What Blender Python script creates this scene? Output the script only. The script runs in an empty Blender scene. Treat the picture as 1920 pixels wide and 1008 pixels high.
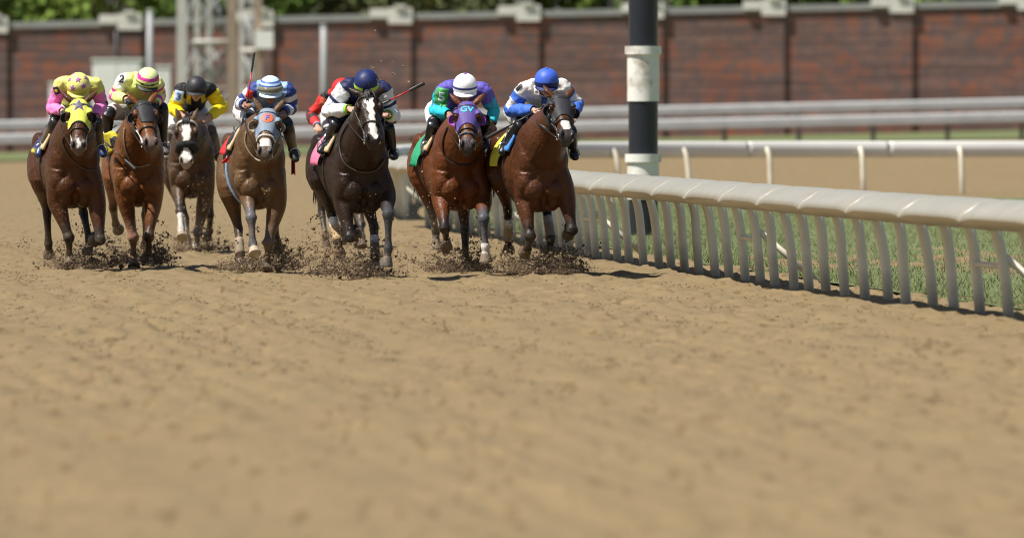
import bpy, bmesh, math, random
import numpy as np
from mathutils import Vector
from mathutils.bvhtree import BVHTree

random.seed(7)
RNG = np.random.default_rng(7)
R = math.radians
SC = bpy.context.scene
COL = SC.collection

# ------------------------------------------------------------------ camera, sky, sun, exposure
F, CX, HY, CZ = 18500.0, 600.0, 186.0, 1.78      # focal length in photo pixels, principal column, horizon row, camera height
cam = bpy.data.cameras.new('camera')
camo = bpy.data.objects.new('camera', cam)
COL.objects.link(camo)
camo.location = (0, 0, CZ)
camo.rotation_euler = (R(90), 0, 0)
cam.sensor_width = 36
cam.lens = F / 1920 * 36
cam.shift_x = (960 - CX) / 1920
cam.shift_y = -(504 - HY) / 1920
cam.clip_start, cam.clip_end = 0.5, 9000
cam.dof.use_dof = True
cam.dof.focus_distance = 99.5
cam.dof.aperture_fstop = 3.3
SC.camera = camo

SUN_EL, SUN_AZ = R(60), math.atan2(-0.90, -0.44)   # azimuth of the sun measured from +Y towards +X
world = bpy.data.worlds.new("World")
SC.world = world
world.use_nodes = True
wn = world.node_tree.nodes
sky = wn.new('ShaderNodeTexSky')
sky.sky_type = 'NISHITA'
sky.sun_disc = False
sky.sun_elevation = SUN_EL
sky.sun_rotation = SUN_AZ
world.node_tree.links.new(sky.outputs[0], wn['Background'].inputs[0])
wn['Background'].inputs[1].default_value = 0.06
sd = Vector((math.sin(SUN_AZ) * math.cos(SUN_EL), math.cos(SUN_AZ) * math.cos(SUN_EL), math.sin(SUN_EL)))
sl = bpy.data.lights.new('sun', 'SUN')
sl.energy = 5.0
sl.angle = R(0.5)
sl.color = (1, 0.955, 0.88)
so = bpy.data.objects.new('sun', sl)
COL.objects.link(so)
so.rotation_euler = sd.to_track_quat('Z', 'Y').to_euler()
so.location = sd * 60
SC.view_settings.view_transform = 'Standard'
SC.view_settings.look = 'None'
SC.cycles.filter_width = 1.15
SC.view_settings.exposure = 0.55
SC.view_settings.gamma = 1
SC.view_settings.use_curve_mapping = False


# ------------------------------------------------------------------ helpers
def W(px, py, D):
    return np.array([(px - CX) * D / F, D, CZ - (py - HY) * D / F])


def nrm(v):
    v = np.asarray(v, float)
    return v / max(1e-9, np.linalg.norm(v))


def hash3(i, j, k):
    h = (i * 374761393 + j * 668265263 + k * 2147483647 % 1000003) & 0xffffffff
    h = ((h ^ (h >> 13)) * 1274126177) & 0xffffffff
    return ((h ^ (h >> 16)) & 0xffff) / 65535.0


def vnoise(P, s=1.0, seed=0):
    P = np.asarray(P, float) * s + seed * 17.31
    I = np.floor(P).astype(np.int64)
    f = P - I
    f = f * f * (3 - 2 * f)
    r = 0
    for a in (0, 1):
        for b in (0, 1):
            for c in (0, 1):
                w = (f[:, 0] if a else 1 - f[:, 0]) * (f[:, 1] if b else 1 - f[:, 1]) * (f[:, 2] if c else 1 - f[:, 2])
                r = r + w * hash3(I[:, 0] + a, I[:, 1] + b, I[:, 2] + c)
    return r


def ss(a, b, x):
    t = np.clip((np.asarray(x, float) - a) / (b - a), 0, 1)
    return t * t * (3 - 2 * t)


def tag(o, label=None, cat=None, group=None, kind=None):
    if label: o['label'] = label
    if cat: o['category'] = cat
    if group: o['group'] = group
    if kind: o['kind'] = kind
    return o


def empty(name, loc):
    o = bpy.data.objects.new(name, None)
    COL.objects.link(o)
    o.location = [float(c) for c in loc]
    return o


def mk(name, V, Fc, mat, parent=None, org=(0, 0, 0), cols=None, dom='POINT', smooth=True, solid=0):
    """one mesh object; V in world space, org = world position of its own or its thing's origin"""
    V = np.asarray(V, float) - np.asarray(org, float)
    me = bpy.data.meshes.new(name)
    me.from_pydata(V.tolist(), [], [list(map(int, f)) for f in Fc])
    mats = mat if isinstance(mat, (list, tuple)) else [mat]
    for m in mats: me.materials.append(m)
    if cols is not None:
        c = np.asarray(cols, float)
        c4 = np.ones((len(c), 4)); c4[:, :3] = c[:, :3]
        at = me.color_attributes.new('Col', 'FLOAT_COLOR', 'POINT') if dom == 'POINT' else me.attributes.new('Col', 'FLOAT_COLOR', 'FACE')
        at.data.foreach_set('color', c4.ravel())
    if smooth and len(me.polygons):
        me.polygons.foreach_set('use_smooth', [True] * len(me.polygons))
    me.update()
    o = bpy.data.objects.new(name, me)
    COL.objects.link(o)
    if parent is None:
        o.location = [float(c) for c in org]
    else:
        o.parent = parent
    if solid:
        sm = o.modifiers.new('thickness', 'SOLIDIFY'); sm.thickness = solid; sm.offset = 1
    return o


def catmull(A, n):
    A = np.asarray(A, float)
    if len(A) < 2: return A
    P = np.vstack([2 * A[0] - A[1], A, 2 * A[-1] - A[-2]])
    out = []
    for i in range(1, len(P) - 2):
        p0, p1, p2, p3 = P[i - 1], P[i], P[i + 1], P[i + 2]
        for k in range(n):
            t = k / n
            out.append(0.5 * ((2 * p1) + (-p0 + p2) * t + (2 * p0 - 5 * p1 + 4 * p2 - p3) * t * t + (-p0 + 3 * p1 - 3 * p2 + p3) * t ** 3))
    out.append(A[-1])
    return np.array(out)


class Geo:
    def __init__(self):
        self.V, self.F, self.n = [], [], 0

    def add(self, V, Fc):
        self.V.append(np.asarray(V, float))
        self.F += [tuple(i + self.n for i in f) for f in Fc]
        self.n += len(V)

    def all(self):
        return np.vstack(self.V), self.F

    def rings(self, RG, cap0=None, cap1=None):
        m, s = len(RG), len(RG[0])
        V = list(np.vstack(RG)); Fc = []
        for i in range(m - 1):
            for j in range(s):
                a, b = i * s + j, i * s + (j + 1) % s
                Fc.append((a, b, b + s, a + s))
        if cap0 is not None:
            V.append(cap0); c = len(V) - 1
            Fc += [(c, (j + 1) % s, j) for j in range(s)]
        if cap1 is not None:
            V.append(cap1); c = len(V) - 1; o = (m - 1) * s
            Fc += [(c, o + j, o + (j + 1) % s) for j in range(s)]
        self.add(np.array(V), Fc)

    def loft(self, pts, rx, ry=None, lat=(1, 0, 0), seg=14, n=4, dome=0.5, pw=2.0):
        ry = rx if ry is None else ry
        A = np.column_stack([np.asarray(pts, float), rx, ry])
        A = catmull(A, n) if n > 1 else A
        P, a_, b_ = A[:, :3], np.maximum(A[:, 3], 1e-4), np.maximum(A[:, 4], 1e-4)
        T = np.gradient(P, axis=0)
        th = np.linspace(0, 2 * math.pi, seg, endpoint=False)
        ct, st = np.cos(th), np.sin(th)
        if pw != 2:
            ct = np.sign(ct) * np.abs(ct) ** (2 / pw); st = np.sign(st) * np.abs(st) ** (2 / pw)
        RG = []
        lat = np.asarray(lat, float)
        for i in range(len(P)):
            t = nrm(T[i])
            a = lat - np.dot(lat, t) * t
            if np.linalg.norm(a) < 1e-3: a = np.cross(t, (0.3, 0.5, 0.8))
            a = nrm(a); b = np.cross(t, a)
            RG.append(P[i] + np.outer(ct * a_[i], a) + np.outer(st * b_[i], b))
        r0, r1 = min(a_[0], b_[0]) * dome, min(a_[-1], b_[-1]) * dome
        self.rings(RG, P[0] - nrm(T[0]) * r0, P[-1] + nrm(T[-1]) * r1)

    def tube(self, pts, r, seg=8, n=1):
        pts = np.asarray(pts, float)
        r = np.full(len(pts), r) if np.isscalar(r) else r
        d = nrm(pts[-1] - pts[0])
        lat = np.cross(d, (0, 0, 1)) if abs(d[2]) < .9 else np.cross(d, (0, 1, 0))
        self.loft(pts, r, r, lat, seg, n, 0.2)

    def ell(self, c, r, ax=np.eye(3), u=16, v=10):
        c = np.asarray(c, float); r = np.asarray(r, float) * np.ones(3)
        RG = []
        for i in range(1, v):
            ph = math.pi * i / v
            th = np.linspace(0, 2 * math.pi, u, endpoint=False)
            L = np.column_stack([np.cos(th) * math.sin(ph), np.sin(th) * math.sin(ph), np.full(u, -math.cos(ph))]) * r
            RG.append(c + L @ np.asarray(ax, float))
        self.rings(RG, c + np.array([0, 0, -r[2]]) @ ax, c + np.array([0, 0, r[2]]) @ ax)

    def box(self, lo, hi, ax=np.eye(3), c=(0, 0, 0)):
        lo, hi = np.asarray(lo, float), np.asarray(hi, float)
        V = np.array([[(lo, hi)[i][0], (lo, hi)[j][1], (lo, hi)[k][2]] for i in (0, 1) for j in (0, 1) for k in (0, 1)])
        V = V @ np.asarray(ax, float) + np.asarray(c, float)
        self.add(V, [(0, 1, 3, 2), (4, 6, 7, 5), (0, 4, 5, 1), (2, 3, 7, 6), (0, 2, 6, 4), (1, 5, 7, 3)])

    def build(self, name, mat, parent=None, org=(0, 0, 0), smooth=True, **k):
        V, Fc = self.all()
        return mk(name, V, Fc, mat, parent, org, smooth=smooth, **k)


def remesh(geo, voxel, its=5, fac=0.5):
    V, Fc = geo.all()
    c = V.mean(0)
    me = bpy.data.meshes.new('tmp'); me.from_pydata((V - c).tolist(), [], Fc)
    o = bpy.data.objects.new('tmp', me); COL.objects.link(o)
    m = o.modifiers.new('r', 'REMESH'); m.mode = 'VOXEL'; m.voxel_size = voxel
    if its:
        s = o.modifiers.new('s', 'SMOOTH'); s.iterations = its; s.factor = fac
    dg = bpy.context.evaluated_depsgraph_get()
    e = bpy.data.meshes.new_from_object(o.evaluated_get(dg))
    n = len(e.vertices); X = np.empty(n * 3); e.vertices.foreach_get('co', X); X = X.reshape(-1, 3) + c
    Q = [tuple(p.vertices) for p in e.polygons]
    N = np.empty(n * 3); e.vertices.foreach_get('normal', N); N = N.reshape(-1, 3)
    bpy.data.objects.remove(o); bpy.data.meshes.remove(me); bpy.data.meshes.remove(e)
    return X, Q, N


def zones(X, bones):
    """bones: (name, p0, p1, r) -> index of closest bone and its parameter for every vertex"""
    best = np.full(len(X), 1e9); idx = np.zeros(len(X), int); tt = np.zeros(len(X))
    for k, (nm, a, b, r) in enumerate(bones):
        a, b = np.asarray(a, float), np.asarray(b, float); d = b - a
        t0 = ((X - a) @ d) / max(1e-9, d @ d); t = np.clip(t0, 0, 1)
        dist = np.linalg.norm(X - a - t[:, None] * d, axis=1) - r
        m = dist < best
        best[m] = dist[m]; idx[m] = k; tt[m] = t[m]
    return idx, tt


def patch(X, Q, N, mask, off, extra=None):
    """the faces of a surface inside mask, pushed out along their normals"""
    Qa = np.array([q if len(q) == 4 else (q[0], q[1], q[2], q[2]) for q in Q])
    keep = mask[Qa].all(1)
    fs = Qa[keep]
    ids = np.unique(fs)
    re = -np.ones(len(X), int); re[ids] = np.arange(len(ids))
    V = X[ids] + N[ids] * (off if np.isscalar(off) else off[ids][:, None])
    Fc = [tuple(dict.fromkeys(f)) for f in re[fs].tolist()]
    return V, Fc, ids


def bvh(X, Q):
    return BVHTree.FromPolygons([Vector(v) for v in X.tolist()], Q)


def snap(tree, pts, off):
    out = []
    for p in pts:
        co, no, i, d = tree.find_nearest(Vector(p))
        if co is None:
            out.append(np.array(p)); continue
        v = Vector(p) - co
        no = no if v.dot(no) > -1e-6 or v.length < 0.03 else no
        out.append(np.array(co + no * off))
    return np.array(out)


def camhit(tree, px, py, off=0.0):
    o = Vector((0, 0, CZ)); d = Vector(W(px, py, 100.0).tolist()) - o
    d.normalize()
    co, no, i, t = tree.ray_cast(o, d)
    if co is None: return None
    return np.array(co + no * off), np.array(no)


def dense2d(V2, Fc, maxlen):
    bm = bmesh.new()
    vs = [bm.verts.new((x, y, 0)) for x, y in V2]
    for f in Fc:
        try: bm.faces.new([vs[i] for i in f])
        except ValueError: pass
    bmesh.ops.triangulate(bm, faces=bm.faces[:])
    for _ in range(4):
        le = [e for e in bm.edges if e.calc_length() > maxlen]
        if not le: break
        bmesh.ops.subdivide_edges(bm, edges=le, cuts=1)
        bmesh.ops.triangulate(bm, faces=[f for f in bm.faces if len(f.verts) > 3])
    bm.verts.index_update()
    r = np.array([(v.co.x, v.co.y) for v in bm.verts]), [[v.index for v in f.verts] for f in bm.faces]
    bm.free()
    return r


def decal(name, V2, Fc, size, c, xa, ya, tree, mat, parent, org, off=0.004, maxlen=0.012):
    """a flat outline laid onto a surface (cloth print) round the point c"""
    V2, Fc = dense2d(np.asarray(V2, float) * size, Fc, maxlen)
    za = np.cross(xa, ya)
    P = []
    for x, y in V2:
        s = c + xa * x + ya * y
        co, no, i, t = tree.ray_cast(Vector(s + za * 0.12), Vector(-za), 0.24)
        if co is None:
            co, no, i, t = tree.find_nearest(Vector(s))
        P.append(np.array(co) + nrm(np.array(no) if np.dot(np.array(no), za) > 0 else za) * off)
    return mk(name, P, Fc, mat, parent, org, solid=0.0015)


def star2d(ri=0.42):
    V = [(0, 0)]
    for k in range(10):
        a = math.pi / 2 + k * math.pi / 5
        r = 1 if k % 2 == 0 else ri
        V.append((r * math.cos(a), r * math.sin(a)))
    return V, [(0, 1 + k, 1 + (k + 1) % 10) for k in range(10)]


def disc2d(n=20):
    return [(math.cos(2 * math.pi * k / n), math.sin(2 * math.pi * k / n)) for k in range(n)], [tuple(range(n))]


def rect2d(a=1.0, b=1.0):
    return [(-a, -b), (a, -b), (a, b), (-a, b)], [(0, 1, 2, 3)]


def text2d(s, bold=0.03):
    cu = bpy.data.curves.new('t', 'FONT'); cu.body = s; cu.align_x = 'CENTER'; cu.offset = bold
    o = bpy.data.objects.new('t', cu); COL.objects.link(o)
    dg = bpy.context.evaluated_depsgraph_get()
    e = bpy.data.meshes.new_from_object(o.evaluated_get(dg))
    V = np.array([(v.co.x, v.co.y) for v in e.vertices]); Fc = [tuple(p.vertices) for p in e.polygons]
    bpy.data.objects.remove(o); bpy.data.curves.remove(cu); bpy.data.meshes.remove(e)
    lo, hi = V.min(0), V.max(0)
    return (V - (lo + hi) / 2) / (hi[1] - lo[1]), Fc


# ------------------------------------------------------------------ materials
def nodes(name):
    m = bpy.data.materials.new(name); m.use_nodes = True
    nt = m.node_tree
    return m, nt, nt.nodes, nt.links, nt.nodes['Principled BSDF']


def noise_of(nt, scale, detail=4, coord='Object', vec=None):
    t = nt.nodes.new('ShaderNodeTexCoord') if vec is None else None
    n = nt.nodes.new('ShaderNodeTexNoise'); n.inputs['Scale'].default_value = scale; n.inputs['Detail'].default_value = detail
    nt.links.new(t.outputs[coord] if vec is None else vec, n.inputs['Vector'])
    return n


def mixc(nt, fac, a, b, mode='MIX'):
    m = nt.nodes.new('ShaderNodeMix'); m.data_type = 'RGBA'; m.blend_type = mode
    for s, v in ((m.inputs[0], fac), (m.inputs[6], a), (m.inputs[7], b)):
        if hasattr(v, 'is_linked'): nt.links.new(v, s)
        elif isinstance(v, (int, float)): s.default_value = v
        else: s.default_value = (*v[:3], 1)
    return m.outputs[2]


def ramp(nt, fac, stops):
    r = nt.nodes.new('ShaderNodeValToRGB')
    e = r.color_ramp.elements
    e[0].position, e[0].color = stops[0][0], (*([stops[0][1]] * 3 if isinstance(stops[0][1], (int, float)) else stops[0][1]), 1)
    e[1].position, e[1].color = stops[-1][0], (*([stops[-1][1]] * 3 if isinstance(stops[-1][1], (int, float)) else stops[-1][1]), 1)
    for p, c in stops[1:-1]:
        q = e.new(p); q.color = (*([c] * 3 if isinstance(c, (int, float)) else c), 1)
    nt.links.new(fac, r.inputs[0])
    return r.outputs[0]


def bump(nt, h, strength, dist, bs):
    b = nt.nodes.new('ShaderNodeBump'); b.inputs['Strength'].default_value = strength; b.inputs['Distance'].default_value = dist
    nt.links.new(h, b.inputs['Height']); nt.links.new(b.outputs[0], bs.inputs['Normal'])


def mat_plain(name, col, rough=0.6, var=0.25, scale=20, metal=0.0, bmp=0.0, dirt=0.0):
    m, nt, ns, lk, bs = nodes(name)
    n = noise_of(nt, scale)
    c = mixc(nt, n.outputs[0], [x * (1 - var) for x in col], [min(1, x * (1 + var)) for x in col])
    if dirt:
        n2 = noise_of(nt, scale * 0.4, 6)
        c = mixc(nt, ramp(nt, n2.outputs[0], [(0.62 - dirt * 0.3, 0.0), (0.7, 0.85)]), c, (0.22, 0.16, 0.10))
    lk.new(c, bs.inputs['Base Color'])
    bs.inputs['Roughness'].default_value = rough; bs.inputs['Metallic'].default_value = metal
    if bmp: bump(nt, n.outputs[0], bmp, 0.01, bs)
    return m


def mat_coat(name, specks=0.0, mud=0.0):
    m, nt, ns, lk, bs = nodes(name)
    a = ns.new('ShaderNodeAttribute'); a.attribute_name = 'Col'
    n = noise_of(nt, 3.0, 5); n2 = noise_of(nt, 26, 4)
    c = mixc(nt, n.outputs[0], (0.62, 0.60, 0.58), (1.38, 1.36, 1.34))
    c = mixc(nt, 1.0, a.outputs['Color'], c, 'MULTIPLY')
    if mud:
        n4 = noise_of(nt, 4.5, 8)
        c = mixc(nt, ramp(nt, n4.outputs[0], [(0.62 - 0.25 * mud, 0.0), (0.78, 0.6)]), c, (0.19, 0.135, 0.085))
    if specks:
        v = ns.new('ShaderNodeTexVoronoi'); v.inputs['Scale'].default_value = 70
        t = ns.new('ShaderNodeTexCoord'); lk.new(t.outputs['Object'], v.inputs['Vector'])
        s1 = ramp(nt, v.outputs['Distance'], [(0.10, 1.0), (0.22, 0.0)])
        n3 = noise_of(nt, 2.2, 3)
        s2 = ramp(nt, n3.outputs[0], [(0.5 - 0.2 * specks, 0.0), (0.62, 1.0)])
        sv = ns.new('ShaderNodeSeparateColor'); lk.new(v.outputs['Color'], sv.inputs[0])
        s3 = ramp(nt, sv.outputs[0], [(0.45, 0.0), (0.5, 1.0)])
        f = mixc(nt, 1.0, mixc(nt, 1.0, s1, s2, 'MULTIPLY'), s3, 'MULTIPLY')
        c = mixc(nt, f, c, (0.38, 0.28, 0.18))
    lk.new(c, bs.inputs['Base Color'])
    lk.new(ramp(nt, n2.outputs[0], [(0.3, 0.30), (0.7, 0.52)]), bs.inputs['Roughness'])
    bs.inputs['Specular IOR Level'].default_value = 0.22
    bs.inputs['Sheen Weight'].default_value = 0.0
    n5 = noise_of(nt, 10.0, 4); n6 = noise_of(nt, 40, 3)
    ad = ns.new('ShaderNodeMath'); ad.operation = 'MULTIPLY_ADD'; lk.new(n6.outputs[0], ad.inputs[0]); ad.inputs[1].default_value = 0.22; lk.new(n5.outputs[0], ad.inputs[2])
    bump(nt, ad.outputs[0], 0.45, 0.035, bs)
    return m


def mat_attr(name, rough=0.55, mud=0.0, wr=0.25, spec=0.4):
    m, nt, ns, lk, bs = nodes(name)
    a = ns.new('ShaderNodeAttribute'); a.attribute_name = 'Col'
    n = noise_of(nt, 14, 4)
    c = mixc(nt, n.outputs[0], (0.86, 0.86, 0.86), (1.08, 1.08, 1.08))
    c = mixc(nt, 1.0, a.outputs['Color'], c, 'MULTIPLY')
    if mud:
        n2 = noise_of(nt, 30, 6)
        c = mixc(nt, ramp(nt, n2.outputs[0], [(0.66 - 0.22 * mud, 0.0), (0.74, 0.8)]), c, (0.23, 0.17, 0.11))
    lk.new(c, bs.inputs['Base Color'])
    bs.inputs['Roughness'].default_value = rough
    bs.inputs['Specular IOR Level'].default_value = spec
    if wr:
        n3 = noise_of(nt, 11, 2)
        bump(nt, n3.outputs[0], wr, 0.05, bs)
    return m


M = {}
M['coat'] = mat_coat('horse_coat', 0.0)
M['coat_specked'] = mat_coat('horse_coat_specked', 0.4)
M['coat_muddy'] = mat_coat('horse_coat_muddy', 1.3, 0.35)
M['coat_dusty'] = mat_coat('horse_coat_dusty', 0.2, 0.55)
M['silk'] = mat_attr('silk_cloth', 0.58, 0.0, 0.4, 0.28)
M['silk_clean'] = M['silk']
M['hood'] = mat_attr('hood_cloth', 0.65, 0.0, 0.12)
M['breeches'] = mat_attr('breeches_cloth', 0.6, 0.25)
M['boots'] = mat_attr('boot_leather', 0.32, 0.0, 0.1, 0.5)
M['boots_muddy'] = mat_attr('boot_leather_muddy', 0.6, 1.0, 0.1)
M['skin'] = mat_attr('skin', 0.5, 0.0, 0.03)
M['helmet'] = mat_attr('helmet_shell', 0.5, 0.0, 0.14, 0.35)
M['bandage'] = mat_attr('bandage_wrap', 0.8, 0.3, 0.4)
M['cloth'] = mat_attr('saddle_cloth_weave', 0.7, 0.15, 0.3)
M['leather'] = mat_plain('dark_leather', (0.02, 0.017, 0.015), 0.4, 0.3, 60)
M['rein_brown'] = mat_plain('brown_leather', (0.06, 0.04, 0.028), 0.5, 0.3, 60)
M['cream'] = mat_plain('cream_foam', (0.55, 0.42, 0.24), 0.8, 0.2, 40, 0, 0.3)
M['bluegirth'] = mat_plain('pale_blue_girth', (0.24, 0.36, 0.52), 0.7, 0.3, 30, 0, 0.4)
M['bluepad'] = mat_plain('blue_pad', (0.05, 0.22, 0.6), 0.7, 0.15, 30, 0, 0.2)
M['steel'] = mat_plain('bit_steel', (0.6, 0.6, 0.6), 0.25, 0.1, 50, 1.0)
M['white_strap'] = mat_plain('white_nylon', (0.62, 0.6, 0.56), 0.55, 0.15, 60)
M['tan_strap'] = mat_plain('muddy_strap', (0.3, 0.24, 0.16), 0.7, 0.3, 40)
M['fleece'] = mat_plain('black_fleece', (0.012, 0.011, 0.011), 0.95, 0.4, 80, 0, 0.8)
M['fleece_white'] = mat_plain('white_fleece', (0.7, 0.66, 0.6), 0.95, 0.2, 80, 0, 0.8)
M['hair'] = mat_plain('horse_hair', (0.014, 0.011, 0.01), 0.55, 0.5, 60, 0, 0.5)
M['eye'] = mat_plain('horse_eye', (0.008, 0.005, 0.004), 0.08, 0.2, 10)
M['lens'] = mat_plain('goggle_lens', (0.015, 0.014, 0.016), 0.1, 0.1, 10)
M['lens_clear'] = mat_plain('goggle_amber_lens', (0.20, 0.19, 0.13), 0.12, 0.15, 10)
M['red_shaft'] = mat_plain('red_whip_shaft', (0.45, 0.02, 0.02), 0.4, 0.15, 30)
for k, c in {'black': (0.012, 0.012, 0.014), 'white': (0.78, 0.78, 0.76), 'purple_ink': (0.16, 0.09, 0.28), 'pink_ink': (0.7, 0.16, 0.45),
             'teal_ink': (0.05, 0.52, 0.62), 'orange_ink': (0.75, 0.13, 0.04), 'green_ink': (0.06, 0.36, 0.10), 'pale_blue': (0.55, 0.68, 0.82),
             'red_ink': (0.6, 0.04, 0.04), 'grey_ink': (0.09, 0.1, 0.13), 'lilac_ink': (0.36, 0.1, 0.38), 'blue_ink': (0.03, 0.13, 0.5), 'salmon_ink': (0.62, 0.12, 0.06)}.items():
    M[k] = mat_plain('print_' + k, c, 0.55, 0.12, 30)


# ------------------------------------------------------------------ setting
def gz(x, y):
    x, y = np.asarray(x, float), np.asarray(y, float)
    return 0.022 * np.clip(x, -30, 45) * ss(190, 320, y)


def mat_dirt():
    m, nt, ns, lk, bs = nodes('track_dirt')
    n1 = noise_of(nt, 0.35, 6); n2 = noise_of(nt, 5.0, 8); n3 = noise_of(nt, 42, 5)
    c = mixc(nt, ramp(nt, n1.outputs[0], [(0.3, 0.0), (0.7, 1.0)]), (0.166, 0.110, 0.052), (0.223, 0.152, 0.073))
    c = mixc(nt, ramp(nt, n2.outputs[0], [(0.36, 0.75), (0.56, 0.0)]), c, (0.122, 0.084, 0.041))
    c = mixc(nt, ramp(nt, n3.outputs[0], [(0.33, 0.6), (0.48, 0.0)]), c, (0.16, 0.105, 0.06))
    t = ns.new('ShaderNodeTexCoord')
    def streak(sc3, sc, a, b, k, colr):
        nonlocal c
        mp = ns.new('ShaderNodeMapping'); lk.new(t.outputs['Object'], mp.inputs[0]); mp.inputs['Scale'].default_value = sc3; mp.inputs['Rotation'].default_value = (0, 0, R(-5))
        q = noise_of(nt, sc, 6, vec=mp.outputs[0])
        c = mixc(nt, ramp(nt, q.outputs[0], [(a, k), (b, 0.0)]), c, colr)
    streak((1, .06, 1), 7.0, .38, .56, .55, (0.118, .082, .041))        # clumps and hoof-churned patches, drawn out along the track
    streak((1, .05, 1), 24.0, .36, .54, .6, (0.11, .076, .038))
    streak((1, .04, 1), 1.3, .40, .60, .65, (0.15, .106, .052))        # harrow bands
    streak((1, .06, 1), 11.0, .62, .46, .35, (0.285, .22, .125))
    lk.new(c, bs.inputs['Base Color'])
    bs.inputs['Roughness'].default_value = 0.95
    bs.inputs['Specular IOR Level'].default_value = 0.1
    bump(nt, n2.outputs[0], 0.5, 0.05, bs)
    return m


M['dirt'] = mat_dirt()
xs = np.concatenate([[-1500, -600, -200, -80, -40, -20, -12], np.arange(-9, 13.01, 0.065), [16, 22, 40, 80, 200, 600, 1500]])
ys = np.concatenate([[-60, 0, 20, 34], np.arange(38, 118, 0.15), np.arange(118, 150, 0.5), np.arange(150, 340, 4), [360, 400, 500, 800, 1500, 4000]])
GX, GY = np.meshgrid(xs, ys)
P = np.column_stack([GX.ravel(), GY.ravel(), np.zeros(GX.size)])
fade = ss(-9.5, -8, P[:, 0]) * (1 - ss(11, 13, P[:, 0])) * ss(37, 42, P[:, 1]) * (1 - ss(116, 150, P[:, 1]))
hgt = 0.035 * (vnoise(P, 1.1) - .5) + 0.04 * (vnoise(P, 3.2, 3) - .5) + 0.028 * (vnoise(P, 7.0, 5) - .5)
# harrow furrows running along the track, and the churned strip the field is crossing
d = np.array([0.085, -0.996]); uacc = P[:, 0] * d[1] - P[:, 1] * d[0]
hgt += 0.012 * np.sin(uacc * 6.2 + 2 * vnoise(P * [1, .2, 1], .7, 8)) + 0.012 * np.sin(uacc * 22 + 3 * vnoise(P * [1, .1, 1], .9, 12)) * np.clip(vnoise(P * [1, .15, 1], .5, 14) * 2 - .5, 0, 1) + 0.05 * (vnoise(P * np.array([1, .25, 1]), 0.35, 9) - .5)
pr = np.random.default_rng(21)                              # hoof prints: a cup with a rim of pushed-up dirt
H2 = hgt.reshape(len(ys), len(xs))
for _ in range(2600):
    hx_, hy_ = pr.uniform(-7, 8), pr.uniform(52, 117)
    ia, ib = np.searchsorted(xs, [hx_ - .35, hx_ + .35]); ja, jb = np.searchsorted(ys, [hy_ - .6, hy_ + .6])
    if ib - ia < 2 or jb - ja < 2: continue
    q_ = ((xs[ia:ib][None, :] - hx_) / .10) ** 2 + ((ys[ja:jb][:, None] - hy_) / .17) ** 2
    H2[ja:jb, ia:ib] += pr.uniform(.5, 1.2) * (-.038 * np.exp(-q_) + .017 * np.exp(-(np.sqrt(q_) - 1.7) ** 2 * 2.5))
hgt = H2.ravel()
P[:, 2] = hgt * fade + gz(P[:, 0], P[:, 1]) - 0.012
nx = len(xs)
ii = (np.arange(len(ys) - 1)[:, None] * nx + np.arange(nx - 1)[None, :]).ravel()
Fq = np.column_stack([ii, ii + 1, ii + 1 + nx, ii + nx])
tag(mk('dirt_track', P, Fq.tolist(), M['dirt']), kind='structure', label='sandy brown dirt racetrack with churned surface')


def sheet(name, poly_fn, mat, x0, x1, y0, y1, dx, dy, lift, label):
    X, Y = np.meshgrid(np.arange(x0, x1 + .01, dx), np.linspace(y0, y1, int((y1 - y0) / dy) + 2))
    p = np.column_stack([X.ravel(), Y.ravel(), gz(X.ravel(), Y.ravel()) + lift])
    if poly_fn: p = poly_fn(p)
    n = X.shape[1]; k = (np.arange(X.shape[0] - 1)[:, None] * n + np.arange(n - 1)[None, :]).ravel()
    return tag(mk(name, p, np.column_stack([k, k + 1, k + 1 + n, k + n]).tolist(), mat), kind='structure', label=label)


def mat_grass():
    m, nt, ns, lk, bs = nodes('turf_grass')
    n1 = noise_of(nt, 0.5, 6); n2 = noise_of(nt, 12, 6)
    c = mixc(nt, n1.outputs[0], (0.085, 0.12, 0.03), (0.19, 0.21, 0.07))
    c = mixc(nt, ramp(nt, n2.outputs[0], [(0.4, 0.6), (0.6, 0.0)]), c, (0.07, 0.08, 0.03))
    lk.new(c, bs.inputs['Base Color']); bs.inputs['Roughness'].default_value = 0.8
    bump(nt, n2.outputs[0], 0.8, 0.08, bs)
    return m


M['grass'] = mat_grass()
sheet('grass_verge', None, M['grass'], -60, 80, 318, 372, 10, 8, 0.03, 'strip of green grass below the brick wall')

# inner rail: near run and the far run round the bend (path of the post feet)
near_path = catmull([(8.2, 58), (7.1, 66), (5.62, 77), (4.55, 88), (3.42, 103), (2.87, 110), (2.32, 121), (1.75, 130), (1.16, 139)], 14)
far_path = catmull([(0.95, 146), (0.88, 155), (1.15, 166), (2.2, 176), (4.2, 182), (8, 186), (14, 188), (24, 190)], 14)


def resample(path, step):
    s = np.concatenate([[0], np.cumsum(np.linalg.norm(np.diff(path, axis=0), axis=1))])
    q = np.arange(0, s[-1], step)
    return np.column_stack([np.interp(q, s, path[:, 0]), np.interp(q, s, path[:, 1])])


gp = np.vstack([near_path, far_path])
def infield(p):
    q = p.copy()
    for i in range(len(q)):
        j = np.argmin(abs(gp[:, 1] - q[i, 1]))
        q[i, 0] = gp[j, 0] + 0.9 + (p[i, 0] - 1) * 1.0
    return q
sheet('infield_grass', infield, M['grass'], 1, 40, 62, 176, 3, 2, 0.02, 'green infield grass inside the rail')
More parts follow.
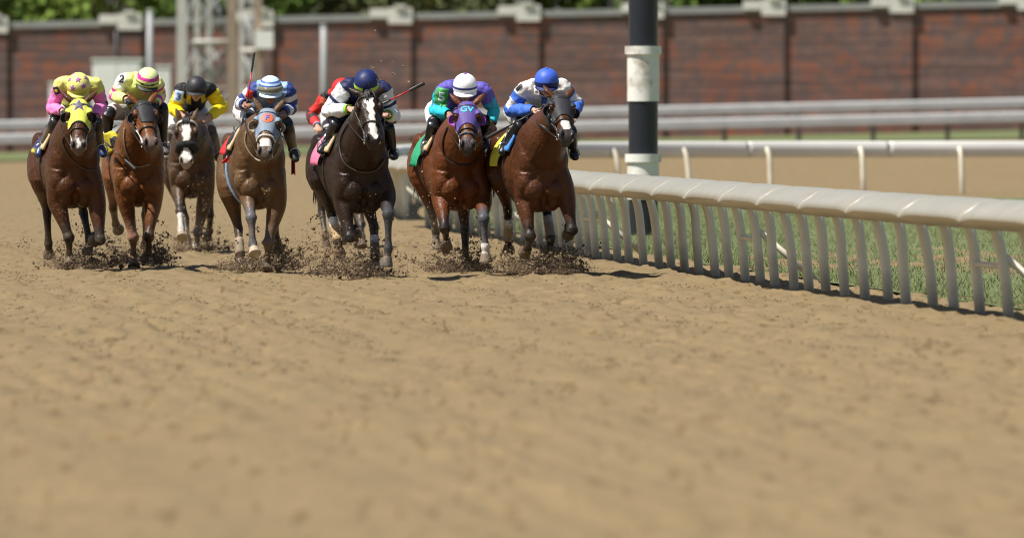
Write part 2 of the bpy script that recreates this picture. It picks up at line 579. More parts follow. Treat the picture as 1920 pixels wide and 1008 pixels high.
# grass blades behind the rail
n = 80000
yy = RNG.uniform(66, 172, n)
xx = np.interp(yy, gp[np.argsort(gp[:, 1]), 1], gp[np.argsort(gp[:, 1]), 0]) + 0.95 + RNG.uniform(0, 1, n) ** 1.6 * 14
hh = RNG.uniform(.03, .10, n); an = RNG.uniform(0, 6.28, n); le = RNG.uniform(-.06, .06, (n, 2))
b0 = np.column_stack([xx - .006 * np.cos(an), yy - .006 * np.sin(an), gz(xx, yy)])
b1 = np.column_stack([xx + .006 * np.cos(an), yy + .006 * np.sin(an), gz(xx, yy)])
b2 = np.column_stack([xx + le[:, 0], yy + le[:, 1], gz(xx, yy) + hh])
tag(mk('grass_blades', np.stack([b0, b1, b2], 1).reshape(-1, 3), np.arange(3 * n).reshape(-1, 3).tolist(), M['grass'], smooth=False),
    'tufts of green grass growing inside the rail', 'grass', kind='stuff')


def mat_rail():
    m, nt, ns, lk, bs = nodes('rail_cover_plastic')
    n1 = noise_of(nt, 1.2, 6)
    t = ns.new('ShaderNodeTexCoord'); mp = ns.new('ShaderNodeMapping'); lk.new(t.outputs['Object'], mp.inputs[0]); mp.inputs['Scale'].default_value = (9, 9, 0.6)
    n2 = noise_of(nt, 1.0, 4, vec=mp.outputs[0])
    c = mixc(nt, n1.outputs[0], (0.27, 0.245, 0.19), (0.40, 0.365, 0.29))
    c = mixc(nt, ramp(nt, n2.outputs[0], [(0.35, 0.55), (0.55, 0.0)]), c, (0.3, 0.26, 0.19))
    lk.new(c, bs.inputs['Base Color']); bs.inputs['Roughness'].default_value = 0.3
    return m


def mat_post():
    m, nt, ns, lk, bs = nodes('rail_post_paint')
    t = ns.new('ShaderNodeTexCoord'); sp = ns.new('ShaderNodeSeparateXYZ'); lk.new(t.outputs['Object'], sp.inputs[0])
    n = noise_of(nt, 3, 6)
    c = mixc(nt, n.outputs[0], (0.56, 0.51, 0.38), (0.78, 0.73, 0.60))
    ad = ns.new('ShaderNodeMath'); ad.operation = 'MULTIPLY_ADD'; lk.new(n.outputs[0], ad.inputs[0]); ad.inputs[1].default_value = 0.35; lk.new(sp.outputs[2], ad.inputs[2])
    c = mixc(nt, ramp(nt, ad.outputs[0], [(0.18, 0.8), (0.5, 0.0)]), c, (0.2, 0.155, 0.1))      # splashed mud on the foot of each post
    lk.new(c, bs.inputs['Base Color']); bs.inputs['Roughness'].default_value = 0.45
    return m


M['rail'] = mat_rail(); M['post'] = mat_post()


M['far_rail'] = mat_plain('white_rail_plastic', (0.68, 0.66, 0.62), 0.4, 0.12, 0.8)


def inner_rail(path, step, label, span=30, full=False, cm='rail'):
    path = resample(path, 0.1)
    org = np.array([path[0, 0], path[0, 1], 0])
    root = tag(empty('safety_rail', org), label, 'rail')
    T = np.gradient(path, axis=0); T /= np.linalg.norm(T, axis=1)[:, None]
    Nn = np.column_stack([T[:, 1], -T[:, 0]])            # inward (infield) side
    if Nn[0, 0] < 0: Nn = -Nn
    prof = np.array([(-.06, .735), (-.30, .815), (-.315, .835), (-.27, .90), (-.14, .962), (.02, .985), (.12, .965), (.15, .90), (.14, .80)])
    if full: prof = np.array([(-.16, .70), (-.17, .95), (-.12, .985), (.12, .985), (.17, .95), (.17, .70), (.12, .68), (-.12, .68)])
    i0 = 0
    while i0 < len(path) - 2:                                # the cover comes in moulded lengths with a gap at each joint
        i1 = min(i0 + span, len(path) - 1); RG = []
        for i in range(i0, i1 + 1):
            e = abs(2 * (i - i0) / max(1, i1 - i0) - 1) ** 6; sh = .0
            pa = path[i] + (T[i] * .012 if i == i0 else -T[i] * .012 if i == i1 else 0)
            RG.append(np.array([[pa[0] + Nn[i, 0] * c, pa[1] + Nn[i, 1] * c, z - (.03 * e if c < -.2 else .006 * e) + float(gz(*path[i]))] for c, z in prof]))
        g = Geo(); g.rings(RG, RG[0].mean(0), RG[-1].mean(0)); o_ = g.build('rail_cover', M[cm], root, org)
        i0 = i1
    k = max(1, int(round(step / 0.1))); cnt = 0
    rest = Geo(); nrest = 0
    br = Geo()
    for q, i in enumerate(range(4, len(path) - 1, k)):
        c = path[i]; z0 = float(gz(*c))
        def pt(o, z): return (c[0] + Nn[i, 0] * o, c[1] + Nn[i, 1] * o, z + z0)
        g = Geo() if cnt < 99 else rest
        jit = random.uniform(-.02, .02)
        g.loft([pt(.34 + jit, -.08), pt(.31 + jit, .3), pt(.27, .62), pt(.2, .8), pt(.06, .9), pt(-.12, .9)], [.046] * 6, [.046] * 6, (T[i, 0], T[i, 1], 0), 10, 4)
        if cnt < 99: g.build('post', M['post'], root, org)
        else: nrest += 1
        cnt += 1
        if q % 12 == 5:
            br = Geo(); br.tube([pt(.30, .42), (pt(.30, .42)[0] + T[i, 0] * step, pt(.30, .42)[1] + T[i, 1] * step, .42 + z0)], .025)
            br.build('brace', M['post'], root, org); br = Geo(); br.tube([pt(.9, 0), pt(.32, .5)], .03); br.build('brace', M['post'], root, org)
    if nrest: rest.build('post', M['post'], root, org)['kind'] = 'stuff'
    return root


inner_rail(near_path, 1.3, 'near run of the pale inner safety rail with curved cover and bent posts')
inner_rail(far_path, 2.0, 'far blurred run of the pale safety rail bending round the infield', full=True, cm='far_rail')


# striped pole
def pole(px0, px1, D):
    xc = ((px0 + px1) / 2 - CX) * D / F; r = (px1 - px0) / 2 * D / F
    z0 = float(gz(xc, D)); org = (xc, D, z0)
    root = tag(empty('striped_pole', org), 'round black and white banded marker pole standing inside the rail', 'pole')
    ed = [CZ - (y - HY) * D / F for y in (330, 190, 88, -60)]
    segs = [(z0 - .1, ed[0] - .3, 'black'), (ed[0] - .3, CZ - (290 - HY) * D / F, 'white'), (CZ - (290 - HY) * D / F, ed[1], 'black'), (ed[1], ed[2], 'white'), (ed[2], ed[3], 'black')]
    mw = mat_plain('pole_white_paint', (0.74, 0.72, 0.66), 0.4, 0.12, 6, 0, 0, .2); mb = mat_plain('pole_black_paint', (0.014, 0.016, 0.022), 0.35, 0.3, 6)
    for a, b, c in segs:
        g = Geo(); rr = r * (1.0 if c == 'white' else .92)
        z = [a, b - .1, b - .1, b] if c == 'white' else [a, b]
        q = [rr, rr, rr * 1.14, rr * 1.14] if c == 'white' else [rr, rr]
        z = np.array(z) + np.array([0, 0, .004, .008][:len(z)] if c == 'white' else [0, 0]); g.loft([(xc, D, v) for v in z], q, q, (1, 0, 0), 64, 1, 0.01)
        g.build('white_band' if c == 'white' else 'black_band', mw if c == 'white' else mb, root, org, smooth=False)
    return root


pole(1176, 1236, 128)


# outer fence (two broad rails on posts)
M['fence'] = mat_plain('galvanised_fence', (0.46, 0.47, 0.47), 0.45, 0.25, 1.5)
M['fence_post'] = mat_plain('dark_fence_post', (0.16, 0.16, 0.15), 0.6, 0.3, 3)
DF = 312.0
def at(px, py, D): return W(px, py, D)
fo = np.array([0, DF, 0])
fr = tag(empty('outer_fence', fo), 'grey two-rail outer track fence in front of the brick wall', 'fence')
for (zt, zb) in ((1.32, 1.02), (0.9, 0.56)):
    g = Geo()
    x = np.arange(-30, 46.1, 2.0)
    for face, yy_ in ((0, DF), (1, DF + .06)): pass
    prof = [(-.05, zb), (-.09, zb + (zt - zb) * .25), (-.03, (zt + zb) / 2), (-.09, zb + (zt - zb) * .75), (-.05, zt), (.02, zt), (.02, zb)]
    g.rings([np.array([[xx_, DF + o, z + float(gz(xx_, 320))] for o, z in prof]) for xx_ in x])
    g.build('rail', M['fence'], fr, fo)
for xx_ in np.arange(-29.5, 46, 2.35):
    g = Geo(); z0 = float(gz(xx_, 320))
    g.box((xx_ - .07, DF + .03, z0 - .3), (xx_ + .07, DF + .17, z0 + 1.28)); g.build('post', M['fence_post'], fr, fo)

# brick wall
DW = 375.0
def mat_brick():
    m, nt, ns, lk, bs = nodes('red_brick')
    t = ns.new('ShaderNodeTexCoord'); sp = ns.new('ShaderNodeSeparateXYZ'); lk.new(t.outputs['Object'], sp.inputs[0])
    cb = ns.new('ShaderNodeCombineXYZ'); lk.new(sp.outputs[0], cb.inputs[0]); lk.new(sp.outputs[2], cb.inputs[1])
    b = ns.new('ShaderNodeTexBrick'); lk.new(cb.outputs[0], b.inputs[0])
    b.inputs['Scale'].default_value = 1.0; b.inputs['Brick Width'].default_value = 0.3; b.inputs['Row Height'].default_value = 0.1; b.inputs['Mortar Size'].default_value = 0.012
    b.inputs['Color1'].default_value = (0.165, 0.082, 0.064, 1); b.inputs['Color2'].default_value = (0.26, 0.125, 0.095, 1); b.inputs['Mortar'].default_value = (0.24, 0.18, 0.155, 1)
    n1 = noise_of(nt, 0.55, 5); n2 = noise_of(nt, 2.2, 5)
    mp = ns.new('ShaderNodeMapping'); lk.new(t.outputs['Object'], mp.inputs[0]); mp.inputs['Scale'].default_value = (0.15, 1, 7)
    n3 = noise_of(nt, 1.0, 4, vec=mp.outputs[0])
    c = mixc(nt, ramp(nt, n1.outputs[0], [(0.46, 0.0), (0.60, 1.0)]), b.outputs[0], (0.29, 0.105, 0.062))
    c = mixc(nt, ramp(nt, n2.outputs[0], [(0.40, 0.9), (0.54, 0.0)]), c, (0.135, 0.10, 0.096))
    c = mixc(nt, ramp(nt, n3.outputs[0], [(0.43, 0.85), (0.53, 0.0)]), c, (0.105, 0.065, 0.056))
    lk.new(c, bs.inputs['Base Color']); bs.inputs['Roughness'].default_value = 0.9
    return m
M['brick'] = mat_brick()
M['stone'] = mat_plain('pale_coping_stone', (0.70, 0.67, 0.60), 0.85, 0.15, 2)
M['lead'] = mat_plain('grey_coping', (0.3, 0.3, 0.28), 0.8, 0.2, 1.2)
k = DW / F
wo = np.array([0, DW, 0])
wall = tag(empty('brick_wall', wo), 'long red brick boundary wall with stone capped piers', 'wall')
def wz(x, h): return h + float(gz(x, 400))
HT = CZ + (HY - 40) * k + .28
g = Geo(); cg = Geo()
edges = np.arange(-34, 50, 4.0)
for a, b in zip(edges[:-1], edges[1:]):
    V = []
    for (y, top) in ((DW, 0), (DW + .5, 0)):
        pass
    def blk(G, y0, y1, h0, h1, a=a, b=b):
        G.add([(a, y0, wz(a, h0)), (b, y0, wz(b, h0)), (b, y1, wz(b, h0)), (a, y1, wz(a, h0)), (a, y0, wz(a, h1)), (b, y0, wz(b, h1)), (b, y1, wz(b, h1)), (a, y1, wz(a, h1))],
              [(0, 1, 5, 4), (1, 2, 6, 5), (2, 3, 7, 6), (3, 0, 4, 7), (4, 5, 6, 7)])
    blk(g, DW, DW + .5, -1, HT - .3); blk(cg, DW - .08, DW + .58, HT - .3, HT - .06)
g.build('brickwork', M['brick'], wall, wo, smooth=False); cg.build('coping', M['lead'], wall, wo, smooth=False)
for px in (-240, -8, 243, 490, 750, 990, 1222, 1450, 1690, 1930):
    x = (px - CX) * k; zb = wz(x, 0)
    g = Geo(); g.box((x - .42, DW - .12, zb - .6), (x + .42, DW - .002, zb + HT - .45)); g.build('pier', M['brick'], wall, wo, smooth=False)
    g = Geo(); g.box((x - .46, DW - .2, zb + HT - .45), (x + .46, DW - .085, zb + HT + .16)); g.box((x - .2, DW - .3, zb + HT + .16), (x + .2, DW + .3, zb + HT + .28))
    g.box((x - 1.15, DW - .2, zb + HT - .22), (x - .47, DW - .083, zb + HT + .12))
    g.build('pier_cap', M['stone'], wall, wo, smooth=False)
x = (218 - CX) * k
g = Geo(); g.tube([(x, DW - .12, wz(x, 1.2)), (x, DW - .12, wz(x, HT - .5))], .07)
g.build('downpipe', mat_plain('dark_pipe', (0.03, 0.03, 0.035), .5), wall, wo)

# cabinets and poles in front of the wall
M['cab'] = mat_plain('white_cabinet_paint', (0.80, 0.79, 0.74), 0.5, 0.1, 1.5)
def cabinet(pa, pb, ya, yb, D, label):
    x0, x1 = (pa - CX) * D / F, (pb - CX) * D / F; z1 = CZ - (ya - HY) * D / F; z0 = CZ - (yb - HY) * D / F
    org = ((x0 + x1) / 2, D, z0); g = Geo()
    g.box((x0, D, z0), (x1, D + .8, z1)); o = g.build('utility_cabinet', M['cab'], None, org, smooth=False)
    tag(o, label, 'cabinet')
    w = x1 - x0
    g = Geo(); g.box((x0 + w * .06, D - .03, z0 + .12), (x0 + w * .49, D - .002, z1 - .12)); g.box((x0 + w * .51, D - .03, z0 + .12), (x1 - w * .06, D - .002, z1 - .12)); g.build('door', M['cab'], o, org, smooth=False)
    g = Geo(); g.box((x0 - .05, D - .06, z1), (x1 + .05, D + .85, z1 + .06)); g.build('lid', M['cab'], o, org, smooth=False)
cabinet(173, 266, 113, 292, 352, 'large white utility cabinet by the wall behind the second jockey from the left')
cabinet(292, 320, 126, 292, 354, 'narrow white utility cabinet just right of the large one')
cabinet(92, 108, 157, 290, 356, 'small white box by the wall behind the leftmost jockey')
M['galv'] = mat_plain('galvanised_steel', (0.36, 0.37, 0.37), 0.5, 0.2, 2)
def slim(px, y0, y1, wpx, D, label):
    x = (px - CX) * D / F
    org = (x, D, float(gz(x, D))); zt = CZ - (y0 - HY) * D / F
    root = tag(empty('slim_pole', org), label, 'pole')
    g = Geo(); g.tube([(x, D, org[2] - .2), (x, D, zt)], wpx / 2 * D / F, 10); g.build('shaft', M['galv'], root, org)
    g = Geo(); g.tube([(x, D, zt - .002), (x, D, zt + .06)], wpx / 2 * D / F * 1.15, 10); g.build('cap', M['galv'], root, org)
slim(281, 22, 190, 11, 358, 'slim grey pole by the wall just left of the light tower')
slim(607, 50, 190, 11, 360, 'slim grey pole by the wall, right of the light tower')

# light tower (lattice)
M['tower'] = mat_plain('weathered_white_steel', (0.5, 0.48, 0.43), 0.55, 0.25, 1.2)
M['rust'] = mat_plain('rusty_steel', (0.32, 0.24, 0.17), 0.7, 0.35, 2.0)
DT = 338.0
def tower(label, legs, D, top_y, rings_y, base_x):
    kk = D / F
    org = ((base_x - CX) * kk, D, float(gz((base_x - CX) * kk, D)))
    root = tag(empty('light_tower', org), label, 'tower')
    zt = CZ - (top_y - HY) * kk
    P4 = []
    for j, (px, dy, w) in enumerate(legs):
        x = (px - CX) * kk
        g = Geo(); hw = w / 2 * kk
        g.box((x - hw, D + dy - hw, org[2] - .2), (x + hw, D + dy + hw, zt)); g.build('leg', M['rust'] if j == 1 else M['tower'], root, org, smooth=False)
        P4.append((x, D + dy))
    n = len(P4); ordr = list(range(n))
    zs = [CZ - (y - HY) * kk for y in rings_y]
    g = Geo()
    for q in range(len(zs) - 1):
        for a in ordr:
            b = (a + 1) % n
            pa, pb = P4[a], P4[b]
            g.tube([(pa[0], pa[1], zs[q]), (pb[0], pb[1], zs[q + 1])], .03); g.tube([(pb[0], pb[1], zs[q]), (pa[0], pa[1], zs[q + 1])], .03)
    g.build('cross_bracing', M['galv'], root, org)
    for z in zs:
        g = Geo()
        for a in ordr:
            b = (a + 1) % n; g.tube([(*P4[a], z), (*P4[b], z)], .09 if abs(z - zs[4]) < .01 else .03)
        g.build('cross_beam', M['tower'], root, org)
    return root, org
tr, torg = tower('tall pale lattice light tower with rusty leg in front of the wall', [(341, 0, 19), (435, 0, 17), (391, 1.6, 12), (368, 1.6, 11)], DT, -260, [-240, -170, -100, -30, 79, 165, 270], 388)
t2, torg2 = tower('slimmer grey lattice mast standing right of the tall light tower', [(452, .8, 8), (484, 0, 15), (470, 1.5, 8)], DT + 14, -200, [-190, -110, -40, 20, 95, 165, 260], 470)
g = Geo(); kk = (DT + 12) / F
g.box(((478 - CX) * kk, DT + 13.2, CZ - (91 - HY) * kk), ((512 - CX) * kk, DT + 13.8, CZ - (57 - HY) * kk)); g.build('control_box', M['cab'], t2, torg2, smooth=False)


# trees behind the wall
def leaf_mat(name, a, b):
    m, nt, ns, lk, bs = nodes(name)
    ge = ns.new('ShaderNodeNewGeometry'); n1 = noise_of(nt, 0.9, 4)
    c = mixc(nt, ge.outputs['Random Per Island'], a, b)
    c = mixc(nt, ramp(nt, n1.outputs[0], [(0.35, 0.55), (0.65, 0.0)]), c, [x * .35 for x in a])
    lk.new(c, bs.inputs['Base Color']); bs.inputs['Roughness'].default_value = 0.85
    bs.inputs['Specular IOR Level'].default_value = 0.12
    return m
LM = [leaf_mat('leaf_green', (0.11, 0.18, 0.03), (0.24, 0.34, 0.07)), leaf_mat('leaf_dark', (0.07, 0.125, 0.025), (0.16, 0.24, 0.05)), leaf_mat('leaf_pale', (0.09, 0.12, 0.04), (0.26, 0.28, 0.13))]
M['bark'] = mat_plain('bark', (0.09, 0.065, 0.045), .9, .4, 6, 0, .6)
def tree(x, y, h, r, lm, label):
    z0 = float(gz(x, y)); org = np.array([x, y, z0])
    root = tag(empty('broadleaf_tree', org), label, 'tree', 'trees behind the brick wall')
    g = Geo(); rg = np.random.default_rng(int(abs(x) * 10 + y))
    g.loft([org + (0, 0, -.2), org + (0.05, 0, h * .25), org + (.1, .1, h * .6)], [.28, .2, .1], None, (1, 0, 0), 10, 3)
    cl = []
    for q in range(9):
        a = q * 2.4; e = org + np.array([math.cos(a) * r * .6, math.sin(a) * r * .6, h * rg.uniform(.35, .85)])
        g.loft([org + (0.05, 0.03, h * rg.uniform(.2, .45)), (org + e) / 2 + (0, 0, h * .22), e], [.09, .06, .02], None, (1, 0, .1), 6, 2); cl.append(e)
    g.build('trunk', M['bark'], root, org)
    nc = 80; C = []
    for q in range(nc):
        u = nrm(rg.normal(size=3)); C.append(org + np.array([0, 0, h * .62]) + u * np.array([r, r, h * .40]) * rg.uniform(.35, 1) ** .6)
    nl = 95; V = []
    for c in C:
        s = rg.uniform(.5, .95)
        for _ in range(nl):
            p = c + rg.normal(size=3) * s * .5
            ax = nrm(rg.normal(size=3)); bx = nrm(np.cross(ax, rg.normal(size=3))); w = rg.uniform(.15, .30)
            V += [p - ax * w, p + bx * w * .55, p + ax * w, p - bx * w * .55]
    V = np.array(V); Fc = np.arange(len(V)).reshape(-1, 4).tolist()
    mk('crown', V, Fc, lm, root, org, smooth=False)
tl = ['dense green tree rising behind the wall at its far left end', 'dark green tree behind the wall above the leftmost jockey', 'bright green tree behind the wall above the second jockey from the left',
      'dark tree behind the wall showing through the light tower', 'pale yellow green tree behind the wall just right of the light tower', 'pale blossoming tree behind the wall above the navy helmet',
      'dark green tree behind the wall above the white helmet', 'green tree behind the wall above the blue helmet', 'dark green tree behind the wall beside the striped pole',
      'bright green tree behind the wall, first one right of the striped pole', 'dark green tree behind the wall near the right edge', 'green tree behind the wall at the right edge']
for i in range(12):
    tree(-17 + i * 4.6 + random.uniform(-.6, .6), 392 + random.uniform(0, 14), random.uniform(10, 12.5), random.uniform(3.2, 3.9), LM[(0, 1, 0, 1, 2, 2, 0, 1, 1, 0, 1, 0)[i]], tl[i])


# ------------------------------------------------------------------ horses
def lerp(a, b, t): return np.asarray(a, float) * (1 - t) + np.asarray(b, float) * t


WHITE = np.array([.68, .65, .60]); BLACKP = np.array([.014, .012, .012]); HOOF = np.array([.10, .075, .05]); DUST = np.array([.24, .175, .115])


def build_horse(S):
    D, a, sc = S['D'], R(S['a']), S.get('sc', 1.0)
    Dc = D - 0.15
    O = W(S['cx'], HY, Dc); O[2] = 0.0
    L = np.array([math.cos(a), math.sin(a), 0]); B = np.array([-math.sin(a), math.cos(a), 0]); U = np.array([0, 0, 1.0])
    zo = S.get('zo', 0.0)
    def T(s, l, z): return O + B * s * sc + L * l * sc + U * (z * sc + zo)
    org = O.copy()
    g = Geo()
    # torso
    sec = [(-.02, .07, 1.06, .10), (.05, .185, 1.06, .21), (.14, .255, 1.07, .30), (.28, .275, 1.10, .365), (.45, .268, 1.13, .385), (.65, .285, 1.14, .36), (.88, .295, 1.17, .325),
           (1.1, .265, 1.225, .265), (1.28, .255, 1.25, .245), (1.45, .23, 1.23, .225), (1.58, .15, 1.19, .16), (1.63, .06, 1.17, .07)]
    sec = [(q[0], q[1], q[2] - .055 * float(1 - ss(.65, 1.05, q[0])) * float(ss(-.02, .12, q[0])), q[3] + .05 * float(1 - ss(.65, 1.05, q[0])) * float(ss(-.02, .12, q[0]))) for q in sec]
    A = catmull(np.array(sec), 3)
    th = np.linspace(0, 2 * math.pi, 28, endpoint=False)
    RG = []
    for s, hw, zc, hh in A:
        w = np.cos(th); v = np.sin(th)
        nar = np.where(v > 0, 1 - .28 * v ** 2 * ss(.1, .35, s) * (1 - .6 * ss(.8, 1.2, s)), 1)
        RG.append(np.array([T(s, hw * w[i] * nar[i], zc + hh * v[i]) for i in range(len(th))]))
    g.rings(RG, T(A[0, 0] - .02, 0, A[0, 2]), T(A[-1, 0] + .02, 0, A[-1, 2]))
    LB = np.array([L, B, U])
    for sg in (-1, 1):
        g.ell(T(.055, sg * .105, .865), np.array([.115, .10, .115]) * sc, LB)             # pectorals
        g.ell(T(.12, sg * .10, .745), np.array([.085, .11, .10]) * sc, LB)
        g.ell(T(.10, sg * .12, 1.16), np.array([.15, .13, .20]) * sc, LB)
        g.ell(T(.17, sg * .19, 1.13), np.array([.085, .15, .27]) * sc, LB)             # shoulder
        g.ell(T(.09, sg * .185, .94), np.array([.085, .10, .13]) * sc, LB)             # point of shoulder
        g.ell(T(1.2, sg * .2, 1.33), np.array([.07, .15, .10]) * sc, LB)               # point of hip
        g.ell(T(1.30, sg * .165, 1.1), np.array([.135, .23, .28]) * sc, LB)            # thigh
    # head frame
    hd = S['head']
    Pp = W(*hd['poll'], Dc + hd.get('dp', -.42)); LH = .60 * sc * hd.get('ls', 1.0)
    Mx = W(*hd['muz'], Pp[1]); l2 = np.linalg.norm(Mx - Pp)
    dy = math.sqrt(max(.0144, LH * LH - l2 * l2))
    Mz = W(*hd['muz'], Pp[1] - dy)
    hv = nrm(Mz - Pp); LH = np.linalg.norm(Mz - Pp)
    yaw = R(hd.get('yaw', 0)); rl = R(hd.get('roll', 0))
    l0 = np.array([math.cos(yaw) * math.cos(rl), math.sin(yaw) * math.cos(rl), math.sin(rl)])
    hl = nrm(l0 - np.dot(l0, hv) * hv); hn = np.cross(hv, hl)
    HK, NK = sc * hd.get('wide', 1.25), sc * 1.14
    def Hp(t, l, n_): return Pp + hv * t * LH + hl * l * HK + hn * n_ * NK
    # neck
    nb = [T(.42, 0, 1.20), T(.26, 0, 1.25), lerp(T(.1, 0, 1.33), Hp(.12, 0, -.16), .25), lerp(T(.1, 0, 1.33), Hp(.12, 0, -.16), .62), Hp(.10, 0, -.15), Hp(.16, 0, -.13)]
    g.loft(nb, np.array([.225, .245, .215, .158, .112, .09]) * sc, np.array([.33, .345, .285, .21, .155, .12]) * sc, L, 24, 5, .6)
    # head sections: t, half width, dorsal n, ventral n
    hs = [(-.07, .045, -.06, -.13), (-.02, .068, -.02, -.20), (.08, .082, .004, -.245), (.2, .098, .012, -.27), (.29, .103, .012, -.275), (.4, .088, .008, -.245), (.52, .069, .004, -.19), (.64, .058, .0, -.155),
          (.76, .054, -.003, -.135), (.87, .058, -.008, -.128), (.95, .054, -.022, -.125), (1.0, .042, -.045, -.115), (1.025, .018, -.065, -.1)]
    A = catmull(np.array(hs), 3); RG = []
    th = np.linspace(0, 2 * math.pi, 24, endpoint=False)
    for t, hw, nt_, nv in A:
        c, h2 = (nt_ + nv) / 2, (nt_ - nv) / 2
        r_ = []
        for q in th:
            cw, sv = math.cos(q), math.sin(q)
            cw = math.copysign(abs(cw) ** .8, cw); sv2 = math.copysign(abs(sv) ** .8, sv)
            nr = 1 - .32 * max(0, -sv) ** 1.2                                        # narrows to the jaw
            r_.append(Hp(t, hw * cw * nr, c + h2 * sv2))
        RG.append(np.array(r_))
    g.rings(RG, Hp(-.085, 0, -.1), Hp(1.035, 0, -.08))
    HB = np.array([hl, hn, hv])
    for sg in (-1, 1):
        g.ell(Hp(.25, sg * .088, -.03), np.array([.026, .03, .045]) * sc * 1.2, HB)            # brow
        g.ell(Hp(.33, sg * .092, -.065), np.array([.016, .03, .035]) * sc * 1.2, HB)           # lower lid
        g.ell(Hp(.27, sg * .062, -.17), np.array([.036, .085, .10]) * sc * 1.2, HB)            # cheek
        g.ell(Hp(.45, sg * .073, -.07), np.array([.014, .016, .085]) * sc * 1.2, HB)           # facial crest
        g.ell(Hp(.885, sg * .047, -.035), np.array([.022, .034, .045]) * sc * 1.2, HB)         # nostril rim
        # ears
        ed = nrm(-hv * .80 + hn * hd.get('earf', .25) + hl * sg * hd.get('earo', .38)); e0 = Hp(-.02, sg * .058, -.05)
        el = .158 * sc
        eax = nrm(np.cross(ed, hn))
        g.loft([e0 - ed * .02, e0 + ed * el * .25, e0 + ed * el * .55, e0 + ed * el * .85, e0 + ed * el], np.array([.025, .035, .034, .020, .008]) * sc, np.array([.024, .026, .020, .013, .007]) * sc, eax, 10, 3)
    g.ell(Hp(.95, 0, -.115), np.array([.042, .03, .04]) * sc * 1.2, HB)                        # lower lip
    bones = [('torso', T(.25, 0, 1.1), T(1.4, 0, 1.22), .28 * sc), ('neck', nb[1], nb[3], .18 * sc), ('neck', nb[3], nb[4], .11 * sc), ('head', Hp(0, 0, -.1), Hp(.5, 0, -.1), .1 * sc), ('head', Hp(.5, 0, -.07), Hp(1, 0, -.07), .07 * sc)]
    # legs
    legs = {}
    sgn = {'f': -1, 'b': 1, '0': 0}
    def chain(p0, pix, lens, sg):
        P_ = [np.asarray(p0)]
        for (x, y), ln, c in zip(pix, lens, sg):
            q = W(x, y, P_[-1][1]); l2 = np.linalg.norm(q - P_[-1]); ln = ln * sc
            dd = math.sqrt(max(0, ln * ln - l2 * l2)) if l2 < ln else 0.0
            dd = min(dd, .97 * ln)
            P_.append(W(x, y, P_[-1][1] + sgn[c] * dd))
        return P_
    for nm in ('RF', 'LF', 'RH', 'LH'):
        if nm not in S['legs']: continue
        pix, sg, *opt = S['legs'][nm]
        side = -1 if nm[0] == 'R' else 1
        if nm[1] == 'F':
            E = W(*pix[0], Dc + .16 * sc)
            J = chain(E, pix[1:], (.42, .27, .155), sg)
            Sh = T(.16, side * .165, 1.05)
            E, K, Fe, To = J
            Cn = lerp(Fe, To, .52)
            pts = [Sh, lerp(Sh, E, .6), E, lerp(E, K, .3), lerp(E, K, .62), lerp(E, K, .88), K, lerp(K, Fe, .14), lerp(K, Fe, .4), lerp(K, Fe, .78), Fe, lerp(Fe, Cn, .6), Cn]
            rx = [.10, .10, .088, .076, .056, .046, .057, .044, .031, .031, .043, .033, .042]
            ry = [.16, .145, .125, .092, .064, .052, .055, .048, .037, .036, .045, .036, .046]
            bones += [('forearm' + nm, E, K, .06 * sc), ('cannon' + nm, K, Fe, .035 * sc), ('pastern' + nm, Fe, Cn, .038 * sc), ('hoof' + nm, lerp(Fe, To, .62), To, .05 * sc)]
        else:
            St = T(1.02, side * .205, .93) if not opt or opt[0] is None else W(*opt[0], Dc + 1.0)
            J = chain(St, pix, (.43, .37, .155), sg)
            St, K, Fe, To = J
            Hi = T(1.24, side * .16, 1.14); Cn = lerp(Fe, To, .52)
            pts = [Hi, lerp(Hi, St, .55) + U * .0, St, lerp(St, K, .35), lerp(St, K, .7), lerp(St, K, .92), K, lerp(K, Fe, .12), lerp(K, Fe, .4), lerp(K, Fe, .8), Fe, lerp(Fe, Cn, .6), Cn]
            rx = [.14, .135, .112, .082, .054, .042, .045, .042, .034, .033, .042, .034, .042]
            ry = [.21, .19, .155, .105, .066, .062, .064, .056, .042, .038, .047, .037, .046]
            bones += [('gaskin' + nm, St, K, .07 * sc), ('cannon' + nm, K, Fe, .038 * sc), ('pastern' + nm, Fe, Cn, .038 * sc), ('hoof' + nm, lerp(Fe, To, .62), To, .05 * sc)]
        g.loft(pts, np.array(rx) * sc * 1.13, np.array(ry) * sc * 1.08, L, 16, 3)
        hx = nrm(To - Fe)
        g.loft([Cn - hx * .01, Cn + hx * .012, lerp(Cn, To, .55), To], np.array([.048, .054, .062, .07]) * sc, np.array([.049, .055, .065, .075]) * sc, L, 18, 1, .02)
        legs[nm] = J
    X, Q, N = remesh(g, S.get('vox', .0085), 7)
    zi, zt = zones(X, bones)
    zn = np.array([b[0] for b in bones])[zi]
    # colours of the coat, its points and markings
    coat = np.array(S['coat']); pts_c = np.array(S.get('points', BLACKP)); dark = np.array(S.get('muzzle', coat * .35))
    C = np.tile(coat, (len(X), 1)).astype(float)
    rel = X - O; s_ = (rel @ B) / sc; z_ = (X[:, 2] - zo) / sc
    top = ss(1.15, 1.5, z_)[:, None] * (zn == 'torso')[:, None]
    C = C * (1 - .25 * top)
    inner = np.array(S.get('belly', coat * 1.15)); f = (ss(.95, .75, z_) * np.isin(zn, ['torso']))[:, None]; C = C * (1 - f) + inner * f
